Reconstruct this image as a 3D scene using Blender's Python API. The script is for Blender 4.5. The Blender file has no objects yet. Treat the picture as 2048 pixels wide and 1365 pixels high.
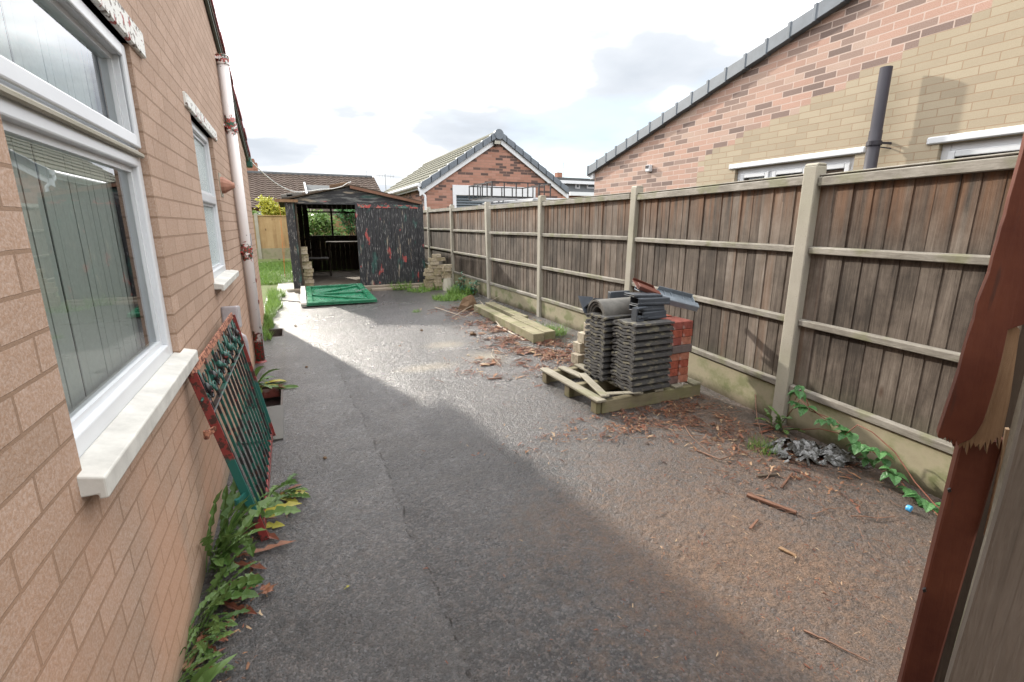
import bpy, bmesh, math, random
from math import sin, cos, pi, radians, atan2, sqrt, hypot
from mathutils import Vector, Matrix, noise as mn
random.seed(7)
sc = bpy.context.scene
C = bpy.context.scene.collection

# ---------------------------------------------------------------- camera, world, sun
FPX, PITCH, YAW, CZ = 965.0, 13.546, 24.339, 1.6
cam_d = bpy.data.cameras.new('camera'); cam = bpy.data.objects.new('camera', cam_d); C.objects.link(cam)
cam_d.sensor_width = 36; cam_d.lens = FPX/2048*36; cam_d.clip_start = .03; cam_d.clip_end = 2000
cam.location = (0, 0, CZ); cam.rotation_euler = (radians(90-PITCH), 0, radians(-YAW)); sc.camera = cam
SUN_EL, SUN_AZ = 24.5, 16.5            # elevation; degrees left of +Y
sd = Vector((-sin(radians(SUN_AZ))*cos(radians(SUN_EL)), cos(radians(SUN_AZ))*cos(radians(SUN_EL)), sin(radians(SUN_EL))))
sun_d = bpy.data.lights.new('sun', 'SUN'); sun = bpy.data.objects.new('sun', sun_d); C.objects.link(sun)
sun_d.energy = 5.0*1.0; sun_d.angle = radians(1.3); sun_d.color = (1, .93, .82)
sun.rotation_euler = sd.to_track_quat('Z', 'Y').to_euler()
sc.view_settings.view_transform = 'Standard'; sc.view_settings.look = 'None'
sc.view_settings.exposure = 0.38; sc.view_settings.gamma = 1
W = bpy.data.worlds.new("World"); sc.world = W; W.use_nodes = True
wt = W.node_tree; wt.nodes.clear()
def wn(t, **k):
    n = wt.nodes.new(t)
    for a, b in k.items(): setattr(n, a, b)
    return n
wo = wn('ShaderNodeOutputWorld'); bg = wn('ShaderNodeBackground'); bg.inputs[1].default_value = .1
sky = wn('ShaderNodeTexSky', sky_type='NISHITA', sun_disc=False, sun_elevation=radians(SUN_EL), sun_rotation=radians(-SUN_AZ), air_density=1.0, dust_density=1.5, ozone_density=1.0)
tc = wn('ShaderNodeTexCoord'); sep = wn('ShaderNodeSeparateXYZ'); wt.links.new(tc.outputs['Generated'], sep.inputs[0])
ad = wn('ShaderNodeMath', operation='ADD'); ad.inputs[1].default_value = .18; wt.links.new(sep.outputs[2], ad.inputs[0])
mx = wn('ShaderNodeMath', operation='MAXIMUM'); mx.inputs[1].default_value = .05; wt.links.new(ad.outputs[0], mx.inputs[0])
dv = wn('ShaderNodeVectorMath', operation='DIVIDE'); wt.links.new(tc.outputs['Generated'], dv.inputs[0]); wt.links.new(mx.outputs[0], dv.inputs[1])
def wlift(f, k=.62, o=-.09):
    a = wn('ShaderNodeMath', operation='MULTIPLY_ADD'); wt.links.new(sep.outputs[2], a.inputs[0]); a.inputs[1].default_value = k; a.inputs[2].default_value = o
    b = wn('ShaderNodeMath', operation='ADD'); wt.links.new(f, b.inputs[0]); wt.links.new(a.outputs[0], b.inputs[1]); return b.outputs[0]
def wnoise(scale, off, det=6):
    a = wn('ShaderNodeVectorMath', operation='ADD'); a.inputs[1].default_value = off; wt.links.new(dv.outputs[0], a.inputs[0])
    n = wn('ShaderNodeTexNoise'); n.inputs['Scale'].default_value = scale; n.inputs['Detail'].default_value = det; n.inputs['Roughness'].default_value = .5
    wt.links.new(a.outputs[0], n.inputs['Vector']); return n.outputs[0]
def wramp(f, stops):
    r = wn('ShaderNodeValToRGB'); wt.links.new(f, r.inputs[0]); e = r.color_ramp.elements
    while len(e) < len(stops): e.new(.5)
    for i, (p, c) in enumerate(stops): e[i].position = p; e[i].color = (c[0], c[1], c[2], 1)
    return r.outputs[0]
m1 = wramp(wlift(wnoise(.55, (3.1, 1.7, .4))), [(.34, (0, 0, 0)), (.50, (1, 1, 1))])
cl = wramp(wlift(wnoise(1.0, (2.3, 6.2, 1.1))), [(.36, (.40, .43, .47)), (.47, (.48, .505, .54)), (.55, (.85, .85, .87)), (.70, (1.9, 1.9, 1.9))])
cs = wn('ShaderNodeVectorMath', operation='SCALE'); cs.inputs['Scale'].default_value = 14.5; wt.links.new(cl, cs.inputs[0])
sks = wn('ShaderNodeVectorMath', operation='MULTIPLY_ADD'); sks.inputs[1].default_value = (1, 1, 1); sks.inputs[2].default_value = (3.0, 3.9, 5.0); wt.links.new(sky.outputs[0], sks.inputs[0])
mix = wn('ShaderNodeMix', data_type='RGBA'); wt.links.new(m1, mix.inputs[0]); wt.links.new(sks.outputs[0], mix.inputs[6]); wt.links.new(cs.outputs[0], mix.inputs[7])
wt.links.new(mix.outputs[2], bg.inputs[0]); wt.links.new(bg.outputs[0], wo.inputs[0])

# ---------------------------------------------------------------- photo -> place measuring (used once, to read positions)
_p, _y = radians(PITCH), radians(YAW)
_fw = Vector((sin(_y)*cos(_p), cos(_y)*cos(_p), -sin(_p))); _rt = Vector((cos(_y), -sin(_y), 0)); _up = _rt.cross(_fw)
def P(x, y, ax, val):
    d = _rt*((x-1024)/FPX)+_up*((682.5-y)/FPX)+_fw; o = Vector((0, 0, CZ)); return o+d*((val-o[ax])/d[ax])
def G(x, y, z=0.): return P(x, y, 2, z)

# ---------------------------------------------------------------- node materials
class NT:
    def __init__(s, name):
        s.m = bpy.data.materials.new(name); s.m.use_nodes = True; s.t = s.m.node_tree; s.t.nodes.clear()
        s.out = s.t.nodes.new('ShaderNodeOutputMaterial'); s.b = s.t.nodes.new('ShaderNodeBsdfPrincipled'); s.t.links.new(s.b.outputs[0], s.out.inputs[0])
        s._c = {}
    def n(s, t, **k):
        x = s.t.nodes.new(t)
        for a, b in k.items(): setattr(x, a, b)
        return x
    def l(s, a, i):
        if isinstance(a, (int, float)): i.default_value = (a, a, a, 1) if i.type == 'RGBA' else a
        elif isinstance(a, (tuple, list)): i.default_value = (*a, 1) if (len(a) == 3 and i.type == 'RGBA') else a
        else: s.t.links.new(a, i)
    def pos(s):
        if 'p' not in s._c: s._c['p'] = s.n('ShaderNodeNewGeometry').outputs['Position']
        return s._c['p']
    def isl(s):
        if 'i' not in s._c: s._c['i'] = s.n('ShaderNodeNewGeometry').outputs['Random Per Island']
        return s._c['i']
    def orand(s):
        if 'r' not in s._c: s._c['r'] = s.n('ShaderNodeObjectInfo').outputs['Random']
        return s._c['r']
    def obj(s):
        if 'o' not in s._c: s._c['o'] = s.n('ShaderNodeTexCoord').outputs['Object']
        return s._c['o']
    def sc(s, v, k):
        x = s.n('ShaderNodeVectorMath', operation='MULTIPLY'); s.l(v, x.inputs[0]); x.inputs[1].default_value = k; return x.outputs[0]
    def vadd(s, v, w):
        x = s.n('ShaderNodeVectorMath', operation='ADD'); s.l(v, x.inputs[0]); s.l(w, x.inputs[1]); return x.outputs[0]
    def noise(s, v, scale=5, det=4, rough=.5, dist=0, col=False):
        x = s.n('ShaderNodeTexNoise'); s.l(v, x.inputs['Vector']); x.inputs['Scale'].default_value = scale; x.inputs['Detail'].default_value = det
        x.inputs['Roughness'].default_value = rough; x.inputs['Distortion'].default_value = dist; return x.outputs[1 if col else 0]
    def vor(s, v, scale=5, feat='F1', out=0):
        x = s.n('ShaderNodeTexVoronoi', feature=feat); s.l(v, x.inputs['Vector']); x.inputs['Scale'].default_value = scale; return x.outputs[out]
    def ramp(s, f, stops, interp='LINEAR'):
        r = s.n('ShaderNodeValToRGB'); s.l(f, r.inputs[0]); e = r.color_ramp.elements; r.color_ramp.interpolation = interp
        while len(e) < len(stops): e.new(.5)
        for i, (p, c) in enumerate(stops):
            if isinstance(c, (int, float)): c = (c, c, c)
            e[i].position = p; e[i].color = (*c, 1)
        return r.outputs[0]
    def step(s, f, a, b): return s.ramp(f, [(a, 0), (b, 1)])
    def mix(s, f, a, b, mode='MIX'):
        x = s.n('ShaderNodeMix', data_type='RGBA', blend_type=mode); s.l(f, x.inputs[0]); s.l(a, x.inputs[6]); s.l(b, x.inputs[7]); return x.outputs[2]
    def math(s, op, a, b=0.):
        x = s.n('ShaderNodeMath', operation=op); s.l(a, x.inputs[0]); s.l(b, x.inputs[1]); return x.outputs[0]
    def xyz(s, v):
        x = s.n('ShaderNodeSeparateXYZ'); s.l(v, x.inputs[0]); return x.outputs
    def comb(s, a, b, c=0.):
        x = s.n('ShaderNodeCombineXYZ'); s.l(a, x.inputs[0]); s.l(b, x.inputs[1]); s.l(c, x.inputs[2]); return x.outputs[0]
    def rng(s, v, a, b, c=0., d=1.):
        x = s.n('ShaderNodeMapRange'); s.l(v, x.inputs[0]); x.inputs[1].default_value = a; x.inputs[2].default_value = b; x.inputs[3].default_value = c; x.inputs[4].default_value = d; return x.outputs[0]
    def bump(s, h, st=.5, dist=.01, nrm=None):
        x = s.n('ShaderNodeBump'); s.l(h, x.inputs['Height']); x.inputs['Strength'].default_value = st; x.inputs['Distance'].default_value = dist
        if nrm is not None: s.l(nrm, x.inputs['Normal'])
        return x.outputs[0]
    def brick(s, v, w, h, mortar=.01, off=.5, smooth=.1):
        x = s.n('ShaderNodeTexBrick'); s.l(v, x.inputs['Vector']); x.offset = off; x.inputs['Color1'].default_value = (0, 0, 0, 1); x.inputs['Color2'].default_value = (1, 1, 1, 1)
        x.inputs['Mortar'].default_value = (.5, .5, .5, 1); x.inputs['Scale'].default_value = 1; x.inputs['Mortar Size'].default_value = mortar; x.inputs['Mortar Smooth'].default_value = smooth
        x.inputs['Bias'].default_value = 0; x.inputs['Brick Width'].default_value = w; x.inputs['Row Height'].default_value = h; return x.outputs[0], x.outputs[1]
    def fin(s, col, rough=.7, nrm=None, spec=.5, metal=0., **k):
        s.l(col, s.b.inputs['Base Color']); s.l(rough, s.b.inputs['Roughness']); s.l(spec, s.b.inputs['Specular IOR Level']); s.l(metal, s.b.inputs['Metallic'])
        if nrm is not None: s.l(nrm, s.b.inputs['Normal'])
        for a, b in k.items(): s.l(b, s.b.inputs[a.replace('_', ' ')])
        return s.m

def plain(name, col, rough=.6, var=.15, scale=12, bump=.2, bd=.002, spec=.5, metal=0., stretch=(1, 1, 1), obj=True):
    t = NT(name); v = t.sc(t.obj() if obj else t.pos(), stretch); n = t.noise(v, scale, 6, .6)
    c = t.mix(t.rng(n, .3, .7), tuple(x*(1-var) for x in col), tuple(min(1, x*(1+var)) for x in col))
    return t.fin(c, rough, t.bump(t.noise(v, scale*5, 4), bump, bd), spec, metal)

def wallbrick(name, ax, stops, mortar, bw=.26, bh=.086, ms=.008, speck=.12, stain=None, mbump=.6, off=(0, 0)):
    """ax: 'y' wall runs along Y, 'x' along X"""
    t = NT(name); p = t.xyz(t.pos()); h = p[1] if ax == 'y' else p[0]
    wob = t.noise(t.pos(), 9, 2)
    v = t.comb(t.math('ADD', t.math('ADD', h, t.math('MULTIPLY', wob, .008)), 20+off[0]), t.math('ADD', t.math('ADD', p[2], t.math('MULTIPLY', wob, .005)), 8.6+off[1]))
    c, f = t.brick(v, bw, bh, ms)
    base = t.ramp(c, stops)
    sp = t.noise(t.pos(), 130, 3, .7); base = t.mix(t.rng(sp, .35, .65, 0, speck*2), base, (.8, .7, .6), 'MULTIPLY') if speck else base
    big = t.noise(t.pos(), 1.1, 5); base = t.mix(t.rng(big, .4, .75, 0, .25), base, (.78, .74, .72), 'MULTIPLY')
    col = t.mix(f, base, mortar)
    if stain: col = stain(t, col)
    hgt = t.math('ADD', t.math('MULTIPLY', t.math('SUBTRACT', 1, f), 1.0), t.math('MULTIPLY', sp, .25))
    hgt = t.math('ADD', hgt, t.math('MULTIPLY', t.noise(t.pos(), 30, 3), .25))
    return t.fin(col, .85, t.bump(hgt, mbump, .006), .3)

def stainleft(t, col):
    z = t.xyz(t.pos())[2]; n = t.noise(t.sc(t.pos(), (1, 2.2, .8)), 1.6, 4)
    low = t.math('MULTIPLY', t.rng(z, 1.15, .3), t.rng(n, .35, .6))
    col = t.mix(t.math('MULTIPLY', low, .42), col, (.54, .29, .18))
    return t.mix(t.math('MULTIPLY', t.rng(z, .12, 0), .6), col, (.16, .16, .11))
M = {}
M['brick_left'] = wallbrick('buff_pink_brick', 'y', [(0, (.395, .295, .235)), (.5, (.43, .322, .26)), (1, (.465, .352, .288))], (.26, .17, .115), speck=.6, stain=stainleft, ms=.0045, mbump=1.)
M['brick_left_x'] = wallbrick('buff_pink_brick_end', 'x', [(0, (.40, .27, .19)), (1, (.50, .345, .25))], (.40, .23, .14), speck=.2)
M['brick_yellow'] = wallbrick('buff_yellow_brick', 'y', [(0, (.345, .298, .222)), (.5, (.38, .33, .245)), (1, (.41, .36, .27))], (.31, .225, .15), ms=.004, speck=.2, bh=.072, bw=.25)
PK = [(0, (.19, .15, .14)), (.15, (.24, .185, .17)), (.3, (.34, .26, .23)), (.42, (.42, .29, .245)), (.7, (.47, .32, .27)), (1, (.45, .36, .315))]
M['brick_pink'] = wallbrick('pink_multi_brick', 'y', PK, (.48, .38, .33), ms=.006, speck=.5, bh=.072, bw=.25)
PG = [(0, (.09, .06, .055)), (.26, (.13, .085, .075)), (.32, (.29, .15, .11)), (.6, (.34, .18, .135)), (1, (.37, .205, .16))]
M['brick_garage'] = wallbrick('red_multi_brick', 'x', PG, (.27, .17, .13), bw=.27, bh=.085, ms=.007, off=(.1, 0))
M['brick_garage_y'] = wallbrick('red_multi_brick_side', 'y', PG, (.27, .17, .13), bw=.27, bh=.085, ms=.007)
M['brick_far'] = wallbrick('brown_brick', 'x', [(0, (.22, .09, .06)), (1, (.32, .14, .09))], (.3, .2, .15))
M['pvc'] = plain('white_pvc', (.60, .62, .645), .28, .05, 3, .03, .001)
M['sill_paint'] = plain('white_sill_paint', (.50, .49, .455), .6, .2, 9, .4, .002, obj=False)
M['pvc_grey'] = plain('grey_plastic', (.030, .028, .036), .45, .1, 4, .05, spec=.3)
M['slate_grey'] = plain('grey_concrete_cap', (.115, .135, .16), .5, .15, 8, .1)
M['dark_void'] = plain('dark_room', (.03, .03, .03), .9, .1, 3, 0)  # near-black colour carries the gloom of the unlit rooms
def lintelpaint():
    t = NT('peeling_white_paint'); n = t.noise(t.sc(t.pos(), (1, 1, 1.6)), 28, 6, .65); f = t.step(n, .555, .575)
    c = t.mix(f, (.66, .66, .63), (.13, .10, .085)); r = t.step(t.noise(t.pos(), 17, 4), .64, .66); c = t.mix(r, c, (.30, .05, .04))
    return t.fin(c, .6, t.bump(f, -.6, .003))
M['lintel'] = lintelpaint()
def pipepaint():
    t = NT('peeling_pipe_paint'); z = t.xyz(t.pos())[2]; n = t.noise(t.pos(), 20, 6, .7); n2 = t.noise(t.pos(), 48, 4, .6)
    lo = t.rng(z, .55, .05, 0, .5); hi = t.rng(z, 3.1, 3.3, 0, .32)
    def coll(z0): return t.rng(t.math('ABSOLUTE', t.math('SUBTRACT', z, z0)), .05, .16, .30, 0)
    k = t.math('ADD', t.math('ADD', lo, hi), t.math('MAXIMUM', coll(2.64), coll(1.3)))
    f = t.math('ADD', t.math('MULTIPLY', n, 1), k); f = t.step(f, .72, .73)
    red = t.mix(t.step(n2, .5, .54), (.32, .035, .03), (.012, .10, .065))
    red = t.mix(t.step(t.noise(t.pos(), 33, 3), .62, .64), red, (.04, .03, .03))
    c = t.mix(f, (.72, .68, .67), red)
    ch = t.step(t.noise(t.pos(), 34, 3, .6), .70, .72); c = t.mix(ch, c, (.05, .035, .03))
    return t.fin(c, .35, t.bump(t.math('ADD', f, t.math('MULTIPLY', n2, .3)), -.4, .003))
M['pipe'] = pipepaint()
def glassmat(name, tint, rough=0.0, bump=0, alpha=.5):
    t = NT(name); g = t.n('ShaderNodeBsdfGlossy'); g.inputs['Roughness'].default_value = rough; g.inputs[0].default_value = (.95, .97, 1, 1)
    tr = t.n('ShaderNodeBsdfTransparent'); tr.inputs[0].default_value = (*tint, 1)
    fr = t.n('ShaderNodeFresnel'); fr.inputs[0].default_value = 1.5
    mxs = t.n('ShaderNodeMixShader'); f = t.rng(fr.outputs[0], 0, 1, .09, 1.05); t.l(f, mxs.inputs[0]); t.l(tr.outputs[0], mxs.inputs[1]); t.l(g.outputs[0], mxs.inputs[2])
    if bump:
        b = t.bump(t.noise(t.sc(t.pos(), (1, 1, .7)), 45, 3, .6, 1.5), bump, .01); t.l(b, g.inputs['Normal']); t.l(b, fr.inputs['Normal'])
    t.l(mxs.outputs[0], t.out.inputs[0]); return t.m
M['glass'] = glassmat('window_glass', (.92, .98, .965))
def obscure():
    t = NT('obscured_glass'); n = t.noise(t.sc(t.pos(), (1, 1, .6)), 40, 4, .6, 2); w = t.vor(t.sc(t.pos(), (1, 1, .7)), 38)
    return t.fin(t.mix(n, (.36, .44, .44), (.55, .62, .62)), .08, t.bump(t.math('ADD', n, w), .6, .006), .8)
M['obscure'] = obscure()
M['blind'] = plain('pale_blind_fabric', (.80, .86, .84), .8, .06, 60, .1)
M['terracotta'] = plain('terracotta', (.33, .16, .11), .75, .2, 20, .2)
M['grey_paint_pipe'] = plain('grey_painted_pipe', (.34, .31, .32), .45, .2, 14, .15)
M['soffit'] = plain('verge_underside', (.10, .12, .10), .8, .3, 10, .2)
def vergetile():
    t = NT('red_verge_tile'); n = t.noise(t.pos(), 14, 5); c = t.mix(t.rng(n, .4, .6), (.30, .06, .065), (.14, .045, .045)); return t.fin(c, .7, t.bump(t.noise(t.pos(), 60), .3, .004))
M['vergetile'] = vergetile()
M['green_paint'] = plain('dark_green_paint', (.01, .07, .045), .4, .3, 14, .2)
def rooftile(name, a, b, moss, mf):
    t = NT(name); n = t.noise(t.pos(), 2.2, 5); i = t.noise(t.pos(), 14, 4, .7); c = t.mix(t.rng(n, .3, .7), a, b)
    c = t.mix(t.math('MULTIPLY', t.step(i, .5-mf*.1, .6), mf), c, moss); return t.fin(c, .9, t.bump(t.noise(t.pos(), 40, 3), .4, .01), .2)
M['tile_far'] = rooftile('brown_roof_tile', (.075, .055, .048), (.12, .088, .075), (.12, .11, .06), .3)
M['tile_garage'] = rooftile('mossy_roof_tile', (.10, .10, .085), (.155, .15, .12), (.20, .195, .13), .4)
M['tile_dark'] = rooftile('dark_roof_tile', (.07, .075, .08), (.10, .105, .11), (.1, .1, .06), .1)

# ground family
def asphalt():
    t = NT('wet_tarmac'); p = t.pos(); s = t.xyz(p); x, y = s[0], s[1]
    flow = t.noise(p, 1.3, 3, .5, 0, True)
    st = t.sc(p, (1, 1, 1)); ag = t.vor(st, 105); ag2 = t.vor(st, 105, 'F1', 1)
    n1 = t.noise(p, .55, 5, .55); n2 = t.noise(p, 3.1, 6, .6); n3 = t.noise(p, 16, 6, .65); fine = t.noise(p, 130, 4, .75); gr = t.noise(t.sc(p, (1, 1.3, 1)), 62, 6, .75)
    base = t.mix(t.rng(n2, .3, .7), (.030, .029, .031), (.052, .050, .052))
    agr = t.xyz(ag2); stone = t.mix(t.rng(agr[1], .2, .8), (.22, .185, .17), (.18, .18, .19))
    base = t.mix(t.rng(agr[0], .35, 1., 0, .75), base, stone)
    base = t.mix(t.rng(agr[2], .45, .95, 0, .75), base, (.022, .021, .022))
    mid = t.noise(p, 24, 5, .8); base = t.mix(t.rng(mid, .50, .72, 0, .8), base, (.025, .024, .025)); base = t.mix(t.rng(mid, .48, .30, 0, .6), base, (.17, .16, .155))
    pit_shade = t.noise(t.sc(p, (1, 1.5, 1)), 40, 4, .7); base = t.mix(t.rng(pit_shade, .60, .68, 0, .8), base, (.018, .017, .017))  # dark flecks put the shade of small pits into the colour
    base = t.mix(t.math('MULTIPLY', t.rng(n3, .45, .75), .4), base, (.13, .098, .08))
    # paler concrete strip beside the house
    bx = t.math('ADD', t.math('ADD', t.math('ADD', t.rng(y, 3, 30, 0, -.81), t.rng(y, 6, 30, 0, -2.16)), .45), t.math('MULTIPLY', t.math('SUBTRACT', t.noise(p, 2.8, 7, .65), .5), .20))
    dl = t.math('SUBTRACT', x, bx)
    strip = t.rng(dl, .012, -.012)
    base = t.mix(t.math('MULTIPLY', strip, .07), base, (.09, .09, .09))
    # dry silt washed over the right side
    silt = t.math('ADD', t.rng(t.math('ADD', x, t.math('MULTIPLY', y, -.22)), -.1, 1.3, 0, .68), t.math('MULTIPLY', t.math('SUBTRACT', n1, .5), 1.3))
    near = t.rng(y, 5.0, 2.2); silt = t.math('MULTIPLY', silt, near)
    silt = t.math('ADD', silt, t.math('MULTIPLY', t.math('SUBTRACT', n3, .5), .9))
    sm = t.rng(silt, .30, .85)
    base = t.mix(t.math('MULTIPLY', t.rng(t.noise(t.vadd(p, (5, 3, 0)), .9, 6, .65), .42, .66), .55), base, (.020, .019, .020)); base = t.mix(t.math('MULTIPLY', t.rng(t.noise(t.vadd(p, (1, 8, 0)), 1.7, 6, .65), .54, .70), .35), base, (.11, .095, .08))
    base = t.mix(t.math('MULTIPLY', sm, .85), base, t.mix(t.rng(t.math('ADD', t.math('MULTIPLY', fine, .5), t.math('MULTIPLY', mid, .5)), .38, .62), (.052, .032, .021), (.285, .178, .115)))
    # pale sand patches
    def patch(px, py, rx, ry):
        a = t.math('DIVIDE', t.math('SUBTRACT', x, px), rx); b = t.math('DIVIDE', t.math('SUBTRACT', y, py), ry)
        d = t.math('SQRT', t.math('ADD', t.math('MULTIPLY', a, a), t.math('MULTIPLY', b, b))); d = t.math('ADD', d, t.math('MULTIPLY', t.math('SUBTRACT', n3, .5), 1.6))
        return t.rng(d, 1.0, .2)
    g1, g2, g3 = G(855, 735), G(890, 690), G(975, 715)
    pp = t.math('MAXIMUM', t.math('MAXIMUM', patch(g1.x, g1.y, .45, .2), patch(g2.x, g2.y, .35, .25)), patch(g3.x, g3.y, .3, .4))
    base = t.mix(t.math('MULTIPLY', pp, .55), base, (.33, .28, .19))
    # damp mud toward the fence foot
    mud = t.math('MULTIPLY', t.rng(t.math('ADD', x, t.math('MULTIPLY', y, -.13)), 2.75, 3.1), t.rng(n2, .35, .6)); base = t.mix(t.math('MULTIPLY', mud, .8), base, (.045, .032, .024))
    # crack along the strip edge
    cr = t.math('ABSOLUTE', dl); gap = t.rng(t.noise(p, 9, 5, .75), .50, .62); cm = t.math('MULTIPLY', t.rng(cr, .006, .001), gap)
    y2 = t.math('SUBTRACT', y, t.math('ADD', t.math('ADD', 9.0, t.math('MULTIPLY', x, .28)), t.math('MULTIPLY', n2, .5)))
    cm = t.math('MAXIMUM', cm, t.math('MULTIPLY', t.rng(t.math('ABSOLUTE', y2), .03, .01), .8))
    base = t.mix(t.math('MULTIPLY', cm, .85), base, (.025, .022, .02))
    wet = t.rng(t.math('ADD', n2, t.math('MULTIPLY', n1, .8)), .7, 1.1)
    ro = t.mix(wet, .40, .24); ro = t.mix(t.math('MULTIPLY', strip, .25), ro, t.math('ADD', .2, t.math('MULTIPLY', n3, .25))); ro = t.mix(sm, ro, .8)
    h = t.math('ADD', t.math('MULTIPLY', ag, -.7), t.math('MULTIPLY', gr, 1.5)); h = t.math('ADD', h, t.math('MULTIPLY', fine, .8))
    h = t.math('MULTIPLY', h, t.mix(strip, 1., .8)); h = t.math('SUBTRACT', h, t.math('MULTIPLY', cm, 2.5))
    h = t.math('ADD', h, t.math('MULTIPLY', n3, .9))
    film = t.math('MULTIPLY', t.math('SUBTRACT', 1., sm), t.rng(t.math('ADD', n2, t.math('MULTIPLY', n1, .8)), .55, 1.0, .25, .85)); t.l(film, t.b.inputs['Coat Weight']); t.l(t.math('ADD', .14, t.math('MULTIPLY', n3, .16)), t.b.inputs['Coat Roughness']); t.b.inputs['Coat IOR'].default_value = 1.36; t.l(t.bump(h, .55, .008), t.b.inputs['Coat Normal'])
    return t.fin(base, ro, t.bump(h, 1., .012), .55)
M['asphalt'] = asphalt()
def earth(name, a, b, rough=.9):
    t = NT(name); n = t.noise(t.pos(), 3, 6, .6); f = t.noise(t.pos(), 60, 5, .7)
    return t.fin(t.mix(t.rng(n, .3, .7), a, b), rough, t.bump(f, .7, .02), .3)
M['earth'] = earth('earth', (.07, .06, .035), (.10, .11, .045))
M['lawn'] = earth('lawn_soil', (.07, .10, .02), (.11, .14, .035))
M['wet_path'] = earth('wet_concrete_path', (.07, .068, .065), (.15, .145, .135), .33)
def concrete(name, col, moss=.3, rough=.8, mz=None):
    t = NT(name); n = t.noise(t.pos(), 3, 6, .6); f = t.noise(t.pos(), 90, 4, .7); c = t.mix(t.rng(n, .3, .7), tuple(x*.78 for x in col), col)
    c = t.mix(t.math('MULTIPLY', t.step(f, .60, .66), .35), c, (.12, .10, .08))
    gm = t.math('MULTIPLY', t.rng(t.noise(t.pos(), 2.4, 5), .42, .7), moss)
    c = t.mix(gm, c, (.15, .17, .06)); return t.fin(c, rough, t.bump(t.math('ADD', f, n), .35, .004), .3)
M['concrete'] = concrete('pale_concrete_post', (.37, .345, .29), .18); M['concrete_dark'] = concrete('damp_grey_concrete', (.10, .096, .09), .05, .6)
def gravelb():
    t = NT('algae_gravel_board'); z = t.xyz(t.pos())[2]; n = t.noise(t.sc(t.pos(), (1, 1, 1.3)), 3.3, 5, .6); f = t.noise(t.pos(), 70, 4, .7)
    c = t.mix(t.rng(n, .35, .65), (.25, .22, .15), (.33, .30, .205)); c = t.mix(t.math('MULTIPLY', t.rng(n, .45, .6), t.rng(z, .35, .0, .5, .95)), c, (.10, .12, .04))
    c = t.mix(t.rng(t.math('ADD', z, t.math('MULTIPLY', n, -.12)), .05, -.05, 0, .85), c, (.06, .045, .03)); return t.fin(c, .8, t.bump(f, .3, .003), .3)
M['gravel_board'] = gravelb()
def wood(name, stops, ax='z', tops=False, moss=0., scale=1., rough=.8, spec=.3, isl=True, bumpk=.5, coord='pos'):
    t = NT(name); p = t.pos() if coord == 'pos' else t.obj(); st = {'z': (26, 26, 1.3), 'y': (26, 1.3, 26), 'x': (1.3, 26, 26)}[ax]
    if isl:
        r = t.isl(); p2 = t.vadd(p, t.comb(t.math('MULTIPLY', r, 17.), t.math('MULTIPLY', r, 9.), t.math('MULTIPLY', r, 31.)))
    else: r = t.orand(); p2 = t.vadd(p, t.comb(t.math('MULTIPLY', r, 17.), t.math('MULTIPLY', r, 9.), t.math('MULTIPLY', r, 31.)))
    g = t.noise(t.sc(p2, tuple(a*scale for a in st)), 1.6, 8, .75, .8); b = t.noise(t.sc(p2, tuple(sqrt(a)*scale for a in st)), 1.1, 3)
    f = t.math('ADD', t.math('ADD', t.math('MULTIPLY', g, .6), t.math('MULTIPLY', b, .35)), t.math('MULTIPLY', t.math('SUBTRACT', r, .5), .20))
    f = t.math('ADD', f, t.math('MULTIPLY', t.math('SUBTRACT', t.noise(t.pos(), 3.2, 5, .7), .5), .5))
    c = t.ramp(f, stops)
    kn = t.vor(t.sc(p2, {'z': (5, 5, 2.0), 'y': (5, 2.0, 5), 'x': (2.0, 5, 5)}[ax]), 1.0); kf = t.rng(kn, .12, .05); c = t.mix(t.math('MULTIPLY', kf, .85), c, (.055, .032, .02))
    if tops:
        z = t.xyz(t.pos())[2]; n = t.noise(t.sc(p2, (16, 16, .8)), 1, 4); k = t.math('MULTIPLY', t.rng(z, 1.45, 1.95), t.rng(n, .35, .62)); k2 = t.math('MULTIPLY', t.rng(r, .7, .9), t.rng(n, .50, .68, 0, .30))
        c = t.mix(t.math('MULTIPLY', t.math('MAXIMUM', k, k2), .7), c, (.19, .085, .035))
        c = t.mix(t.rng(z, .5, .28, 0, .45), c, (.05, .055, .03))
    if moss:
        c = t.mix(t.math('MULTIPLY', t.rng(t.noise(t.pos(), 5, 4), .5, .62), moss), c, (.13, .14, .05))
    return t.fin(c, rough, t.bump(g, bumpk, .004), spec)
M['board'] = wood('weathered_fence_board', [(.30, (.026, .019, .014)), (.43, (.066, .051, .040)), (.54, (.112, .090, .072)), (.66, (.165, .138, .115)), (.78, (.25, .22, .19))], 'z', True, bumpk=.8)
M['rail'] = wood('pale_weathered_rail', [(.25, (.07, .06, .05)), (.5, (.18, .165, .14)), (.75, (.32, .30, .265))], 'y', moss=.45, bumpk=.8)
M['pallet'] = wood('pallet_wood', [(.25, (.08, .072, .05)), (.5, (.19, .172, .13)), (.75, (.33, .305, .25))], 'y', moss=.35)
M['pallet_x'] = wood('pallet_wood_stringer', [(.25, (.07, .06, .04)), (.5, (.14, .12, .075)), (.75, (.22, .19, .12))], 'x', moss=.35)
M['old_wood'] = wood('dark_old_wood', [(.25, (.025, .018, .012)), (.5, (.055, .04, .028)), (.75, (.10, .075, .055))], 'z')
M['fence_far'] = wood('yellow_fence_board', [(.25, (.25, .15, .07)), (.5, (.36, .24, .12)), (.8, (.45, .32, .17))], 'z')
M['grey_board'] = wood('silver_grey_board', [(.25, (.075, .062, .05)), (.5, (.15, .128, .105)), (.8, (.23, .20, .17))], 'z', scale=2.2, isl=False, coord='obj', bumpk=.7)
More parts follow.
